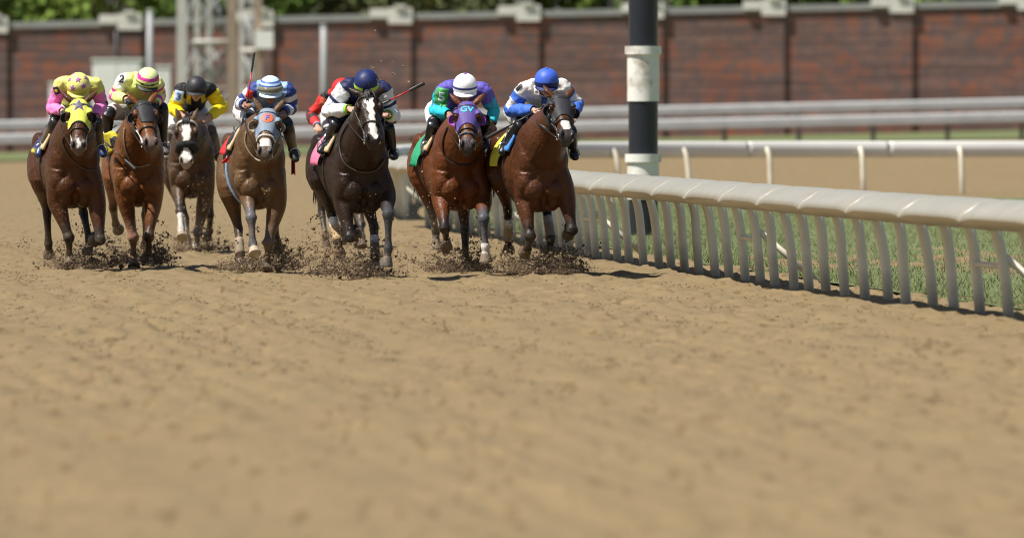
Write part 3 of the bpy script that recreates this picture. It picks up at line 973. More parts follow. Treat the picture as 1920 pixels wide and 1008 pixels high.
    for nm in legs:
        sk = S.get('socks', {}).get(nm); lc = np.array(S.get('legcol', {}).get(nm, pts_c))
        fa = zn == (('forearm' if nm[1] == 'F' else 'gaskin') + nm); ca = zn == 'cannon' + nm; pa = zn == 'pastern' + nm; ho = zn == 'hoof' + nm
        f = (ss(.45, .95, zt) * fa + ca + pa)[:, None]; C = C * (1 - f) + lc * f
        if sk:
            m = (ca & (zt > 1 - sk)) | pa; C[m] = WHITE
        C[ho] = np.array(S.get('hoofcol', {}).get(nm, HOOF))
        m = ho | pa
    lo = ss(.62, .12, X[:, 2]) * np.clip(vnoise(X, 14, 3) * 1.5 - .35, 0, 1) * .75 * ~np.isin(zn, ['head', 'neck']); C = C * (1 - lo[:, None]) + DUST * lo[:, None] * .8
    d0 = X - Pp; ht = (d0 @ hv) / LH; hl_ = (d0 @ hl) / HK; hn_ = (d0 @ hn) / NK
    hm = (zn == 'head') | ((ht > .02) & (np.abs(hl_) < .14) & (hn_ > -.3) & (ht < 1.1) & (X[:, 1] < Dc - .1))
    f = (ss(.70, .86, ht) * hm)[:, None]; C = C * (1 - f) + dark * f
    for sg in (-1, 1):
        e = np.sqrt(((ht - .32) * .6) ** 2 + (hl_ - sg * .1) ** 2 + (hn_ + .055) ** 2)
        f = (hm * ss(.06, .03, e))[:, None]; C = C * (1 - f) + coat * .3 * f
        e = np.sqrt(((ht - .915) * .6 / .036) ** 2 + ((hl_ - sg * .043) / .017) ** 2 + ((hn_ + .018) / .03) ** 2)
        f = (hm * ss(1.2, .8, e))[:, None]; C = C * (1 - f) + np.array([.006, .004, .004]) * f
    bl = S.get('blaze')
    if bl:
        c_ = np.interp(ht, bl[0], bl[1]); w_ = np.interp(ht, bl[0], bl[2])
        m = hm & (ht > bl[0][0]) & (ht < bl[0][-1]) & (np.abs(hl_ - c_ + .006 * np.sin(ht * 40)) < w_) & (hn_ > -.085)
        C[m] = WHITE
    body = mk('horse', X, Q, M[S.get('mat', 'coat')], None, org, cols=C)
    tag(body, S['label'], 'horse', 'racehorses galloping towards the camera')
    tree_ = bvh(X, Q)
    # eyes, hair
    for sg in (-1, 1):
        e = Geo(); e.ell(Hp(.30, sg * .098, -.05), np.array([.021, .024, .026]) * sc * 1.2, HB); e.build('eye', M['eye'], body, org)
    mg = Geo(); fg = Geo()
    for q in range(13):
        t = q / 15; p = lerp(T(.32, 0, 1.45), Hp(-.02, 0, -.04), t); p = snap(tree_, [p + U * .25 + B * .15], .0)[0]
        dn = np.array([random.uniform(-.04, .04) + .07 * (1 if q % 3 else -1), random.uniform(0, .05), 0])
        mg.loft([p - U * .02, p + U * .035 + dn * .5, p + dn + U * random.uniform(-.05, .03)], [.03, .024, .005], [.014, .012, .004], B, 6, 3)
    if not S.get('nofore') and not S.get('hood'):
        for q in range(7):
            e = random.uniform(-.035, .035); fg.loft([Hp(-.04, e * .5, -.01), Hp(.04, e, .025), Hp(.16 + random.uniform(-.04, .05), e * 1.4, .022)], [.016, .014, .004], [.01, .008, .003], hl, 6, 3)
    fg.n and fg.build('forelock', M['hair'], body, org)
    mg.build('mane', M['hair'], body, org)
    tg = Geo()
    for q in range(26):
        e = random.uniform(-.045, .045); tg.loft([T(1.58, e * .4, 1.36), T(1.78, e, 1.30), T(1.98, e * 1.4, 1.05), T(2.06, e * 1.9, .85 + random.uniform(-.16, .12))], [.02, .02, .014, .002], None, L, 8, 3)
    tg.build('tail', M['hair'], body, org)
    # hood and blinkers
    ho = S.get('hood')
    if ho:
        edge = ho.get('edge', .53) + .10 * (1 - np.clip(np.abs(hl_) / .085, 0, 1.3) ** 2) * ho.get('arch', -1.0)
        m = (ht > -.03) & (ht < edge) & (np.abs(hl_) < .16) & (X[:, 1] < Dc) & (hn_ > ho.get('nmin', -.20))
        for sg in (-1, 1):
            e = np.sqrt((((ht - .31) * .6) / 1.05) ** 2 + (hl_ - sg * .1) ** 2 + ((hn_ + .045)) ** 2)
            m &= e > ho.get('hole', .046)
            ear = np.linalg.norm(X - Hp(-.05, sg * .07, -.05), axis=1); m &= ear > .045 * sc
        if ho.get('front'): m &= (np.abs(hl_) < .085 - .12 * np.abs(ht - .22)) | (ht < .2)
        V, Fc, ids = patch(X, Q, N, m, .004)
        hc = np.tile(np.array(ho['col']), (len(V), 1))
        if ho.get('trim') is not None:
            b_ = (ht[ids] > edge[ids] - .03); hc[b_] = ho['trim']
        hood = mk('hood', V, Fc, M['hood'], body, org, cols=hc, solid=.004)
        htree = bvh(V, [tuple(f) for f in Fc])
        if ho.get('cup') is not None:
            for sg in (-1, 1):
                c0 = Hp(.32, sg * .108, -.06); op = nrm(hv * .35 + hn * .75 + hl * sg * .15)
                cg_ = []; fc = []; nu, nv = 14, 7; rr = .058 * sc
                ax1 = nrm(np.cross(op, hl)); ax2 = np.cross(op, ax1)
                for v in range(nv):
                    ph = R(92 + 68 * v / (nv - 1))
                    for u in range(nu):
                        an_ = -math.pi * .72 + 1.44 * math.pi * u / (nu - 1)
                        dr = ax2 * math.cos(an_) * (1 if np.dot(ax2, hl) * sg > 0 else -1) + ax1 * math.sin(an_)
                        cg_.append(c0 + rr * (op * math.cos(ph) * .8 + dr * math.sin(ph)))
                for v in range(nv - 1):
                    for u in range(nu - 1): fc.append((v * nu + u, v * nu + u + 1, (v + 1) * nu + u + 1, (v + 1) * nu + u))
                mk('blinker_cup', cg_, fc, M['hood'], hood, org, cols=np.tile(np.array(ho['cup']), (len(cg_), 1)), solid=.005)
        for kind, size, t_, mat, *ex in ho.get('marks', []):
            c = Hp(t_, 0, .02); xa, ya = hl, -hv
            v2, f2 = star2d() if kind == 'star' else disc2d() if kind == 'disc' else text2d(kind)
            if ex and len(ex) > 1: c = Hp(t_, ex[1], .02)
            decal('emblem', v2, f2, size * sc, c, xa, ya, htree, M[mat], hood, org, off=ex[0] if ex else .006)
    # bridle
    hs_t = np.array([h[0] for h in hs]); hw_t = np.array([h[1] for h in hs]); hd_t = np.array([h[2] for h in hs]); hv_t = np.array([h[3] for h in hs])
    def around(t, a0, a1, k=18, off=.006):
        hw, n1, n0 = np.interp(t, hs_t, hw_t), np.interp(t, hs_t, hd_t), np.interp(t, hs_t, hv_t)
        c, h2 = (n1 + n0) / 2, (n1 - n0) / 2
        return snap(tree_, [Hp(t, hw * 1.15 * math.sin(q), c + h2 * 1.12 * math.cos(q)) for q in np.linspace(a0, a1, k)], off)
    bm_ = M[S.get('bridle', 'leather')]
    bg = Geo()
    bg.tube(around(.60, -2.6, 2.6), .009 * sc, 6)
    bg.tube(around(.10, -1.5, 1.5), .009 * sc, 6)
    for sg in (-1, 1):
        bg.tube(snap(tree_, [lerp(Hp(.10, sg * .1, -.1), Hp(.86, sg * .075, -.10), q) for q in np.linspace(0, 1, 12)], .006), .008 * sc, 6)
        bg.tube(snap(tree_, [Hp(.84, sg * .07, -.1), Hp(.87, sg * .05, -.14), Hp(.88, 0, -.15)], .006), .006 * sc, 6)
    br = bg.build('bridle', bm_, body, org)
    cs = M[S.get('cheek', 'leather')]
    cg2 = Geo()
    for sg in (-1, 1):
        cg2.tube(snap(tree_, [lerp(Hp(.42, sg * .1, -.15), Hp(.84, sg * .075, -.09), q) for q in np.linspace(0, 1, 10)], .010), .012 * sc, 6)
    cg2.build('cheek_strap', cs, br, org)
    for sg in (-1, 1):
        rg_ = Geo(); c = snap(tree_, [Hp(.86, sg * .08, -.1)], .012)[0]
        ring = [c + hv * .032 * math.cos(q) + hn * .032 * math.sin(q) for q in np.linspace(0, 2 * math.pi, 15)]
        rg_.tube(np.array(ring), .006, 6); rg_.build('bit_ring', M['steel'], br, org)
    if S.get('brow'):
        wg = Geo(); wg.tube(around(.07, -1.45, 1.45, 18, .012), .014, 8); wg.build('browband', M[S['brow']], br, org)
    nbn = S.get('noseband')
    if nbn:
        ng = Geo(); p_ = around(nbn[1], -2.2, 2.2, 26, nbn[2] * .5)
        if nbn[3] > 0:                                                               # string of pale beads
            for q in p_[::1]: ng.ell(q, .012 * sc, np.eye(3), 8, 6)
        else:
            for q in range(len(p_)): p_[q] += RNG.normal(size=3) * .004
            ng.tube(p_, nbn[2], 10)
        ng.build('noseband', M[nbn[0]], body, org)
    # reins: loop lying on the neck, and lines from bit to hands
    for lp in S.get('loops', []):
        pp = []
        for x, y in catmull(np.array(lp), 6):
            h_ = camhit(tree_, x, y, .012)
            if h_ is not None: pp.append(h_[0])
        if len(pp) > 3:
            pp = np.array(pp); k5 = np.ones(5) / 5
            pq = np.column_stack([np.convolve(np.pad(pp[:, c], 2, 'edge'), k5, 'valid') for c in range(3)])
            rg_ = Geo(); rg_.tube(pq, .009, 6); rg_.build('rein', M[S.get('rein', 'leather')], body, org)
    hands = S.get('hands')
    if hands:
        for sg, hnd in zip((-1, 1), hands):
            b0_ = snap(tree_, [Hp(.86, sg * .09, -.12)], .02)[0]
            mid = snap(tree_, [lerp(b0_, hnd, .55) + L * sg * .06], .02)[0]
            md2 = lerp(b0_, hnd, .5)
            q_ = md2 if (md2 - O) @ L * sg > (mid - O) @ L * sg else mid
            rg_ = Geo(); rg_.tube(catmull(np.array([b0_, q_, hnd]), 6), .005, 6); rg_.build('rein', M['leather'], body, org)
    # saddle cloth, pad roll, saddle
    def drape(s0, s1, fl, fr, off, rip, ns=16, nf=30):
        G_, pat = [], []
        for i in range(ns):
            s = s0 + (s1 - s0) * i / (ns - 1)
            for j in range(nf):
                ph = R(fl + (fr - fl) * j / (nf - 1))
                d_ = L * math.sin(ph) + U * math.cos(ph)
                c0 = T(s, 0, 1.13)
                co, no, ix, t_ = tree_.ray_cast(Vector(c0 + d_ * 1.2), Vector(-d_))
                p = np.array(co) if co is not None else c0 + d_ * .3
                low = max(0, (abs(ph) - R(40)) / R(70))
                p = p + d_ * (off + rip * low * (.5 + .5 * math.sin(i * 1.3 + j * .8))) + np.array([math.copysign(1, math.sin(ph)), 0, 0]) * (rip * low * 1.6 + (S['cloth'].get('flare', 0) * low if ph < 0 else 0))
                G_.append(p); pat.append((i / (ns - 1), ph))
        Fc = [(i * nf + j, i * nf + j + 1, (i + 1) * nf + j + 1, (i + 1) * nf + j) for i in range(ns - 1) for j in range(nf - 1)]
        return np.array(G_), Fc, pat
    cl = S['cloth']
    V, Fc, pat = drape(.66, .98, -cl.get('l', 78), cl.get('r', 78), .012, .022)
    cc = np.tile(np.array(cl['col']), (len(V), 1))
    if 'edge' in cl:
        for q, (i_, ph) in enumerate(pat):
            if abs(ph) > R(cl.get('l', 95) - 10) or i_ < .12: cc[q] = cl['edge']
    clo = mk('saddle_cloth', V, Fc, M['cloth'], body, org, cols=cc, solid=.006)
    if cl.get('patch'):
        ct = bvh(V, Fc); hh_ = camhit(ct, *cl['patch'][0])
        if hh_:
            nn = hh_[1] if hh_[1][1] < 0 else -hh_[1]; xa = nrm(np.cross((0, 0, 1), nn)); decal('number_patch', *rect2d(.7, 1), cl['patch'][1], hh_[0], xa, np.cross(nn, xa), ct, M[cl['patch'][2]], clo, org, .01)
    V, Fc, pat = drape(.47, .60, -66, 66, .02, .0, 5, 26)
    mk('saddle_pad', V, Fc, M[S.get('pad', 'cream')], body, org, solid=.03)
    sg_ = Geo()
    sg_.loft([T(.50, 0, 1.56), T(.62, 0, 1.535), T(.82, 0, 1.525), T(.98, 0, 1.56)], [.05, .10, .13, .10], [.03, .03, .025, .03], L, 14, 4)
    for sg in (-1, 1):
        sg_.loft([T(.66, sg * .12, 1.51), T(.68, sg * .24, 1.36), T(.66, sg * .29, 1.2)], [.16, .17, .12], [.012, .012, .012], B, 12, 3)
    sg_.build('saddle', M['leather'], body, org)
    gi = Geo(); gi.tube(snap(tree_, [T(.62, .36 * math.sin(q), 1.13 + .45 * math.cos(q)) for q in np.linspace(1.0, 5.28, 24)], .004), .020 if 'girth' in S else .009, 6); gi.build('girth', M[S.get('girth', 'leather')], body, org)
    # loose corners of the cloth, lifted by the wind
    for tl, tr_, brr, bll, dd, colf, pt_ in S.get('flaps', []):
        G_ = []; nu = nv = 9
        for j in range(nv):
            for i in range(nu):
                u, v = i / (nu - 1), j / (nv - 1)
                p = (np.array(tl) * (1 - u) + np.array(tr_) * u) * (1 - v) + (np.array(bll) * (1 - u) + np.array(brr) * u) * v
                G_.append(W(p[0], p[1] + 1.5 * math.sin(u * 7 + v), Dc + dd + .035 * v * math.sin(u * 6.5) - .05 * v))
        Fc_ = [(j * nu + i, j * nu + i + 1, (j + 1) * nu + i + 1, (j + 1) * nu + i) for j in range(nv - 1) for i in range(nu - 1)]
        fo_ = mk('cloth_flap', G_, Fc_, M['cloth'], clo, org, cols=np.tile(np.array(colf), (len(G_), 1)), solid=.006)
    # leg wraps
    for nm, t0, t1, c0, c1 in S.get('wraps', []):
        St, K, Fe, To = legs[nm]
        wg = Geo(); kk_ = 7
        ps = [lerp(K, Fe, t0 + (t1 - t0) * q / kk_) for q in range(kk_ + 1)]
        wr = np.interp(np.linspace(t0, t1, kk_ + 1), [0, .2, .8, 1, 1.15], [.056, .05, .049, .058, .052])
        wg.loft(ps, wr * sc * .96, wr * sc * 1.04, L, 16, 1, .05)
        Vw, Fw = wg.all()
        dd_ = (Vw - K) @ nrm(Fe - K) / np.linalg.norm(Fe - K)
        f = ss(t0 + (t1 - t0) * .2, t0 + (t1 - t0) * .42, dd_)[:, None]
        mk('leg_bandage', Vw, Fw, M['bandage'], body, org, cols=np.array(c0) * (1 - f) + np.array(c1) * f)
    return dict(body=body, T=T, L=L, B=B, Dc=Dc, O=O, tree=tree_, sc=sc)


# ------------------------------------------------------------------ jockeys
SKIN = np.array([.50, .29, .20])


def hand_geo(g, wri, dirn, side, palm_n, sc=1.0):
    """palm, four curled fingers of different lengths and a thumb"""
    f = nrm(dirn); n = nrm(np.asarray(palm_n) - np.dot(palm_n, f) * f); s = np.cross(f, n) * side
    g.loft([wri, wri + f * .03, wri + f * .065, wri + f * .088], [.024, .034, .039, .036], [.02, .021, .019, .015], s, 12, 2)
    for k, (o, ln) in enumerate(((-.029, .062), (-.0095, .07), (.0105, .066), (.029, .052))):
        b = wri + f * .085 + s * o
        p1 = b + f * ln * .42 - n * .004; p2 = p1 + f * ln * .12 - n * ln * .40; p3 = p2 - f * ln * .32 - n * ln * .12
        g.loft([b - f * .015, b, p1, p2, p3], [.0088, .0092, .0088, .008, .007], None, s, 8, 2)
    b = wri + f * .03 - s * .034
    g.loft([b, b - s * .016 + f * .02 - n * .006, b - s * .012 + f * .045 - n * .022, b + f * .06 - n * .036 + s * .004], [.013, .0125, .0105, .008], None, n, 8, 2)


def build_jockey(H, J):
    Dc = H['Dc']; px = J['px']; L, B = H['L'], H['B']
    dep = dict(sh=.42, el=.50, ha=.16, kn=.40, an=.60, to=.50, he=.16)
    dep.update(J.get('dep', {}))
    def at_(k, d): return W(*px[k], Dc + d)
    sh = [at_('shR', dep['sh']), at_('shL', dep['sh'])]; el = [at_('elR', dep['el']), at_('elL', dep['el'])]
    ha = [at_('haR', dep['ha'] if 'haRd' not in J else J['haRd']), at_('haL', dep['ha'] if 'haLd' not in J else J['haLd'])]
    kn = [at_('knR', dep['kn']), at_('knL', dep['kn'])]; an = [at_('anR', dep['an']), at_('anL', dep['an'])]; to = [at_('toR', dep['to']), at_('toL', dep['to'])]
    smid = (sh[0] + sh[1]) / 2
    pel = H['T'](.98, 0, 1.66) + L * J.get('pelx', 0)
    pel = lerp(pel, smid + np.array([0, .5, -.05]), .15)
    hip = [pel - L * .105 + (0, -.02, -.03), pel + L * .105 + (0, -.02, -.03)]
    pit, rol, yaw = R(J.get('pitch', 28)), R(J.get('roll', 0)), R(J.get('yaw', 0))
    fw = np.array([math.sin(yaw) * math.cos(pit), -math.cos(yaw) * math.cos(pit), -math.sin(pit)])
    la = nrm(np.array([math.cos(yaw) * math.cos(rol), math.sin(yaw) * math.cos(rol), math.sin(rol)]))
    la = nrm(la - np.dot(la, fw) * fw); up = np.cross(la, -fw); up = up if up[2] > 0 else -up
    hc = at_('he', dep['he'])                                 # centre of the helmet
    rim = hc - up * .055
    org = np.array([*H['O'][:2], 0]) + B * .6; org[2] = float(an[0][2])
    g = Geo(); ax = np.array([la, fw, up])
    nk = smid + np.array([0, -.04, .02])
    sx = nrm(sh[1] - sh[0])
    sw = np.linalg.norm(sh[1] - sh[0]) / 2
    g.loft([pel + (0, .10, -.04), pel, lerp(pel, smid, .35) + (0, 0, .035), lerp(pel, smid, .72) + (0, 0, .03), smid + (0, 0, .0), nk], [.13, .165, .15, .175, max(.15, sw * .92), .09], [.09, .125, .115, .118, .095, .06], sx, 22, 4, .6)
    g.loft([lerp(smid, rim, .15), lerp(smid, rim - up * .08, .6), rim - up * .06], [.06, .055, .058], None, sx, 12, 2)
    # head with face
    g.ell(rim + up * .005, (.078, .098, .105), ax); g.ell(rim - up * .075 + fw * .018, (.062, .078, .075), ax); g.ell(rim - up * .13 + fw * .06, (.03, .028, .026), ax)
    g.ell(rim - up * .065 + fw * .10, (.014, .022, .026), ax); g.ell(rim - up * .025 + fw * .082, (.05, .02, .016), ax); g.ell(rim - up * .103 + fw * .082, (.024, .012, .011), ax)
    for s_ in (-1, 1):
        g.ell(rim - up * .05 + la * s_ * .08, (.01, .022, .032), ax); g.ell(rim - up * .07 + la * s_ * .045 + fw * .062, (.022, .02, .022), ax)
    bones = [('torso', pel, lerp(pel, smid, .8), .13), ('torso', lerp(pel, smid, .8), smid, .10), ('torso', lerp(smid, sh[0], .5), lerp(smid, sh[1], .5), .09), ('head', rim - up * .1, rim + up * .05, .085), ('neck', nk, rim - up * .09, .05)]
    puff = J.get('puff', 1.0)
    for i, s_ in ((0, 'R'), (1, 'L')):
        sd_ = -1 if i == 0 else 1
        g.ell(sh[i], (.068, .07, .068))
        fd = nrm(ha[i] - el[i]); wr_ = ha[i] - fd * .05
        g.loft([lerp(sh[i], smid, .35), sh[i], lerp(sh[i], el[i], .45), lerp(sh[i], el[i], .8), el[i], lerp(el[i], wr_, .3), lerp(el[i], wr_, .7), wr_], np.array([.07, .068, .062, .055, .052, .052, .043, .03]) * puff, None, (0.2, 1, .1), 14, 4)
        hand_geo(g, wr_, fd, sd_, np.array([0, -.5, 1.0]))
        g.loft([hip[i], lerp(hip[i], kn[i], .3), lerp(hip[i], kn[i], .7), kn[i]], [.105, .098, .078, .06], None, L, 16, 4)
        g.loft([kn[i], lerp(kn[i], an[i], .3), lerp(kn[i], an[i], .65), an[i]], [.058, .056, .047, .037], None, L, 14, 4)
        fo_ = to[i]; hl_ = an[i] - nrm(fo_ - an[i]) * .05 + (0, .02, -.03)
        g.loft([hl_, an[i] + (0, 0, -.02), lerp(an[i], fo_, .55), fo_], [.034, .038, .04, .028], [.034, .04, .033, .02], L, 12, 4)
        bones += [('uarm' + s_, lerp(sh[i], smid, .1), el[i], .06), ('farm' + s_, el[i], wr_, .045), ('hand' + s_, wr_ + fd * .004, ha[i] + fd * .09, .034), ('thigh' + s_, hip[i], kn[i], .085), ('calf' + s_, kn[i], an[i], .05), ('foot' + s_, an[i], fo_, .036)]
    X, Q, N = remesh(g, .0062, 4)
    zi, zt = zones(X, bones); zn = np.array([b[0] for b in bones])[zi]
    tn = J.get('skin', SKIN)
    C = np.tile(tn, (len(X), 1)); 
    if J.get('glove') is not None:
        for s_ in 'RL': C[zn == 'hand' + s_] = J['glove']
    for s_ in (-1, 1):                                            # eyes and mouth on the face
        e = np.linalg.norm((X - (rim - up * .045 + la * s_ * .032 + fw * .09)) / .014, axis=1); C[e < 1] = (.03, .02, .02)
    e = np.linalg.norm(((X - (rim - up * .103 + fw * .09)) @ ax.T) / np.array([.022, .02, .006]), axis=1); C[e < 1] = (.25, .08, .07)
    body = mk('person', X, Q, M['skin'], None, org, cols=C)
    tag(body, J['label'], 'person', 'jockeys racing')
    # clothes
    wr = (vnoise(X, 9, 2) - .5) * .02 + (vnoise(X * np.array([1, 1, 1.6]), 19, 4) - .5) * .018 + (vnoise(X, 38, 6) - .5) * .006
    jm = np.isin(zn, ['torso', 'neck', 'uarmR', 'uarmL', 'farmR', 'farmL'])
    jm &= ~((zn == 'neck') & (zt > .5)); jm &= ~(((zn == 'farmR') | (zn == 'farmL')) & (zt > .97)); jm &= ~((zn == 'torso') & (((X - pel) @ nrm(smid - pel)) < -.02))
    V, Fc, ids = patch(X, Q, N, jm, .012 + wr)
    side_co = (X[ids] - smid) @ sx; fro = (X[ids] - smid)
    jc = J['silk'](zn[ids], zt[ids], side_co, X[ids] - smid)
    jer = mk('jersey', V, Fc, M['silk'], body, org, cols=jc, solid=.003)
    bmsk = np.isin(zn, ['torso', 'thighR', 'thighL']) & ~jm
    for s_ in 'RL': bmsk &= ~((zn == 'thigh' + s_) & (zt > .93))
    V2, F2, ids2 = patch(X, Q, N, bmsk, .008 + wr * .5)
    bc = np.tile(np.array(J['breeches']), (len(V2), 1))
    mk('breeches', V2, F2, M['breeches'], body, org, cols=bc, solid=.003)
    for i, s_ in ((0, 'R'), (1, 'L')):
        m = np.isin(zn, ['calf' + s_, 'foot' + s_]) | ((zn == 'thigh' + s_) & (zt > .9))
        V3, F3, ids3 = patch(X, Q, N, m, .006)
        c3 = np.tile(np.array(J['boot']), (len(V3), 1)).astype(float)
        if 'foot' in J: c3[zn[ids3] == 'foot' + s_] = J['foot']
        if 'shin' in J:
            f = (ss(.15, .4, zt[ids3]) * (zn[ids3] == 'calf' + s_))[:, None]; c3 = c3 * (1 - f) + np.array(J['shin']) * f
        mk('boot', V3, F3, M[J.get('bootmat', 'boots')], body, org, cols=c3, solid=.004)
        # stirrup iron
        sg = Geo(); c = lerp(an[i], to[i], .6) + np.array([0, 0, .015])
        ring = [c + L * .058 * math.cos(q) + np.array([0, 0, 1]) * .06 * math.sin(q) for q in np.linspace(0, 2 * math.pi, 17)]
        sg.tube(np.array(ring), .007, 6); sg.tube([c + (0, 0, .06), H['T'](.72, (-.2, .2)[i], 1.5)], .008, 6); sg.build('stirrup', M['steel'], body, org)
    # helmet
    hr, hf, hu = .122, .140, .128
    nu, nv = 40, 22; V = []; Fc = []; fcol = []
    vs_ = np.linspace(-14, 90, nv)
    for v in vs_:
        for u in range(nu):
            q = 2 * math.pi * u / nu; cv = math.cos(R(max(v, 0))) * (1 + .02 * min(v, 0) / 14)
            V.append(rim + la * hr * cv * math.sin(q) + fw * hf * cv * math.cos(q) + up * (hu * math.sin(R(v)) + (.03 * (1 - math.cos(q)) * -.35 if v < 20 else 0)))
    for j in range(nv - 1):
        for u in range(nu):
            Fc.append((j * nu + u, j * nu + (u + 1) % nu, (j + 1) * nu + (u + 1) % nu, (j + 1) * nu + u)); fcol.append(J['helmet']((vs_[j] + vs_[j + 1]) / 2, 2 * math.pi * (u + .5) / nu))
    hel = mk('helmet', V, Fc, M['helmet'], body, org, cols=fcol, dom='FACE', solid=.004)
    pk = []; pf = []
    for j in range(5):
        for u in range(17):
            q = R(-68 + 136 * u / 16); e = 1 + .34 * (j / 4) * math.cos(q * 1.25) ** .8
            pk.append(rim + la * hr * e * math.sin(q) + fw * hf * e * math.cos(q) - up * (.032 + .022 * (j / 4)))
    for j in range(4):
        for u in range(16): pf.append((j * 17 + u, j * 17 + u + 1, j * 17 + u + 18, j * 17 + u + 17))
    mk('peak', pk, pf, M['helmet'], hel, org, cols=np.tile(np.array(J.get('peak', J['helmet'](0, 0))), (len(pk), 1)), solid=.007)
    if J.get('button') is not None:
        bg = Geo(); bg.ell(rim + up * (hu + .004), (.018, .018, .012), ax, 12, 8); vv, ff = bg.all(); mk('button', vv, ff, M['helmet'], hel, org, cols=np.tile(np.array(J['button']), (len(vv), 1)))
    gk = J.get('goggles', 'face')
    gg = []; gf = []; zlo, zhi, k_ = (-.072, -.03, .80) if gk == 'face' else (-.012, .042, 1.02)
    for j in range(6):
        for u in range(25):
            q = R(-72 + 144 * u / 24); b_ = 1 + .10 * math.sin(math.pi * j / 5)
            gg.append(rim + la * hr * k_ * b_ * math.sin(q) + fw * (hf * k_ * b_ * math.cos(q)) + up * (zlo + (zhi - zlo) * j / 5))
    for j in range(5):
        for u in range(24): gf.append((j * 25 + u, j * 25 + u + 1, j * 25 + u + 26, j * 25 + u + 25))
    mk('goggles', gg, gf, M['lens' if gk == 'face' else 'lens_clear'], body, org, solid=.006)
    sg = Geo(); sg.tube([rim + la * .09 * s_ - up * .01 + fw * .02 if k == 0 else rim - up * .135 + fw * .045 for k in (0, 1) for s_ in ((-1,) if k == 0 else (1,))], .006, 6)
    sg.tube([rim + la * .09 - up * .01 + fw * .02, rim - up * .135 + fw * .045], .006, 6); sg.build('chin_strap', M['leather'], hel, org)
    ht_ = bvh(np.array(V), Fc)
    for kind, size, u_, v_, mat in J.get('helmarks', []):
        cv = math.cos(R(v_)); q = R(u_)
        c = rim + la * hr * cv * math.sin(q) + fw * hf * cv * math.cos(q) + up * hu * math.sin(R(v_))
        nn = nrm(c - (rim - up * .02)); xa = nrm(np.cross(up, nn)) if abs(np.dot(up, nn)) < .95 else la
        decal('star_print', *star2d(), size, c, xa, np.cross(nn, xa), ht_, M[mat], hel, org, .006, .015)
    jt = bvh(V := np.array(patch(X, Q, N, jm, .015 + wr)[0]), patch(X, Q, N, jm, .0)[1])
    for bx in J.get('badges', []):
        (bxp, byp), layers, tilt = bx
        h_ = camhit(jt, bxp, byp)
        if h_ is None: continue
        nn = nrm(h_[1] * .55 + np.array([0, -1, 0]) * .45) if h_[1][1] < 0 else np.array([0, -1, 0])
        xa = nrm(np.cross((0, 0, 1), nn)); ya = np.cross(nn, xa)
        ct, st = math.cos(R(tilt)), math.sin(R(tilt)); xa, ya = xa * ct + ya * st, ya * ct - xa * st
        par = jer
        for q, (kind, size, mat) in enumerate(layers):
            v2, f2 = rect2d(.78, 1) if kind == 'rect' else rect2d(1, .5) if kind == 'bar' else disc2d() if kind == 'disc' else star2d() if kind == 'star' else text2d(kind)
            decal('arm_patch' if kind in ('rect', 'bar', 'disc') else 'digit', v2, f2, size, h_[0], xa, ya, jt, M[mat], jer, org, .004 + .003 * q)
    return dict(body=body, ha=ha, el=el)


# ------------------------------------------------------------------ the field
Y_ = np.array([.70, .66, .10]); PK = np.array([.80, .22, .50]); NAVY = np.array([.012, .018, .075])


def zonecol(zn, default):
    return np.tile(np.array(default, float), (len(zn), 1))


def silk1(zn, t, sd, p):
    c = zonecol(zn, (.76, .74, .20))
    for z in ('uarmR', 'farmR', 'uarmL', 'farmL'): c[zn == z] = PK
    c[(zn == 'uarmL') & (t < .35)] = (.70, .68, .16); c[(zn == 'uarmR') & (t < .2)] = (.70, .66, .2)
    c[(zn == 'uarmL') & (t > .86)] = (.03, .02, .03)
    return c


def silk2(zn, t, sd, p):
    c = zonecol(zn, (.78, .82, .27)); mg = np.array([.68, .04, .34])
    for s in 'RL':
        u, f = zn == 'uarm' + s, zn == 'farm' + s
        c[u & (t > .62) & (t < .80)] = mg; c[(u & (t >= .98)) | (f & (t < .2))] = mg
        if s == 'L': c[u & (t > .2) & (t < .42)] = mg; c[f & (t > .5) & (t < .75)] = mg
    c[(zn == 'uarmR') & (t > -.1) & (t < .5)] = (.76, .76, .74)
    return c


def silk3(zn, t, sd, p):
    c = zonecol(zn, (.012, .012, .012)); ye = np.array([.80, .60, .008])
    for s in 'RL': c[(zn == 'uarm' + s) & (t > .12)] = ye; c[zn == 'farm' + s] = ye
    m = (zn == 'torso') & (np.abs(np.abs(sd) - .085) < .028) & (p[:, 1] < .12); c[m] = ye
    return c


def silk4(zn, t, sd, p):
    c = zonecol(zn, (.30, .44, .66)); w = np.array([.70, .66, .60]); n = np.array([.035, .06, .24])
    for s in 'RL':
        for z, o in (('uarm' + s, 0), ('farm' + s, 1)):
            m = zn == z; st = np.floor((t + o) * 3.4 + .2).astype(int) % 2 == 0
            c[m & st] = n; c[m & ~st] = w
    return c


def silk5(zn, t, sd, p):
    c = zonecol(zn, NAVY)
    for s in 'RL':
        c[(zn == 'uarm' + s) & (t > .08)] = (.70, .72, .74); c[zn == 'farm' + s] = (.72, .74, .76)
        c[(zn == 'uarm' + s) & (t > .5) & (t < .6)] = NAVY
        c[(zn == 'farm' + s) & (t > .86)] = (.3, .62, .06)
    return c


def silk6(zn, t, sd, p):
    c = zonecol(zn, (.115, .09, .42)); te = np.array([.02, .45, .55])
    for s in 'RL':
        c[(zn == 'uarm' + s) & (t > (.30 if s == 'R' else .52))] = te; c[zn == 'farm' + s] = te
    m = (zn == 'uarmR') & (t > .6) & (np.sin(p[:, 0] * 160) > .2); c[m & (t < .9)] = (.2, .45, .7)
    m = (zn == 'uarmL') & (t > .4) & (t < .8) & (np.sin(p[:, 0] * 160) > .4); c[m] = (.12, .2, .55)
    return c


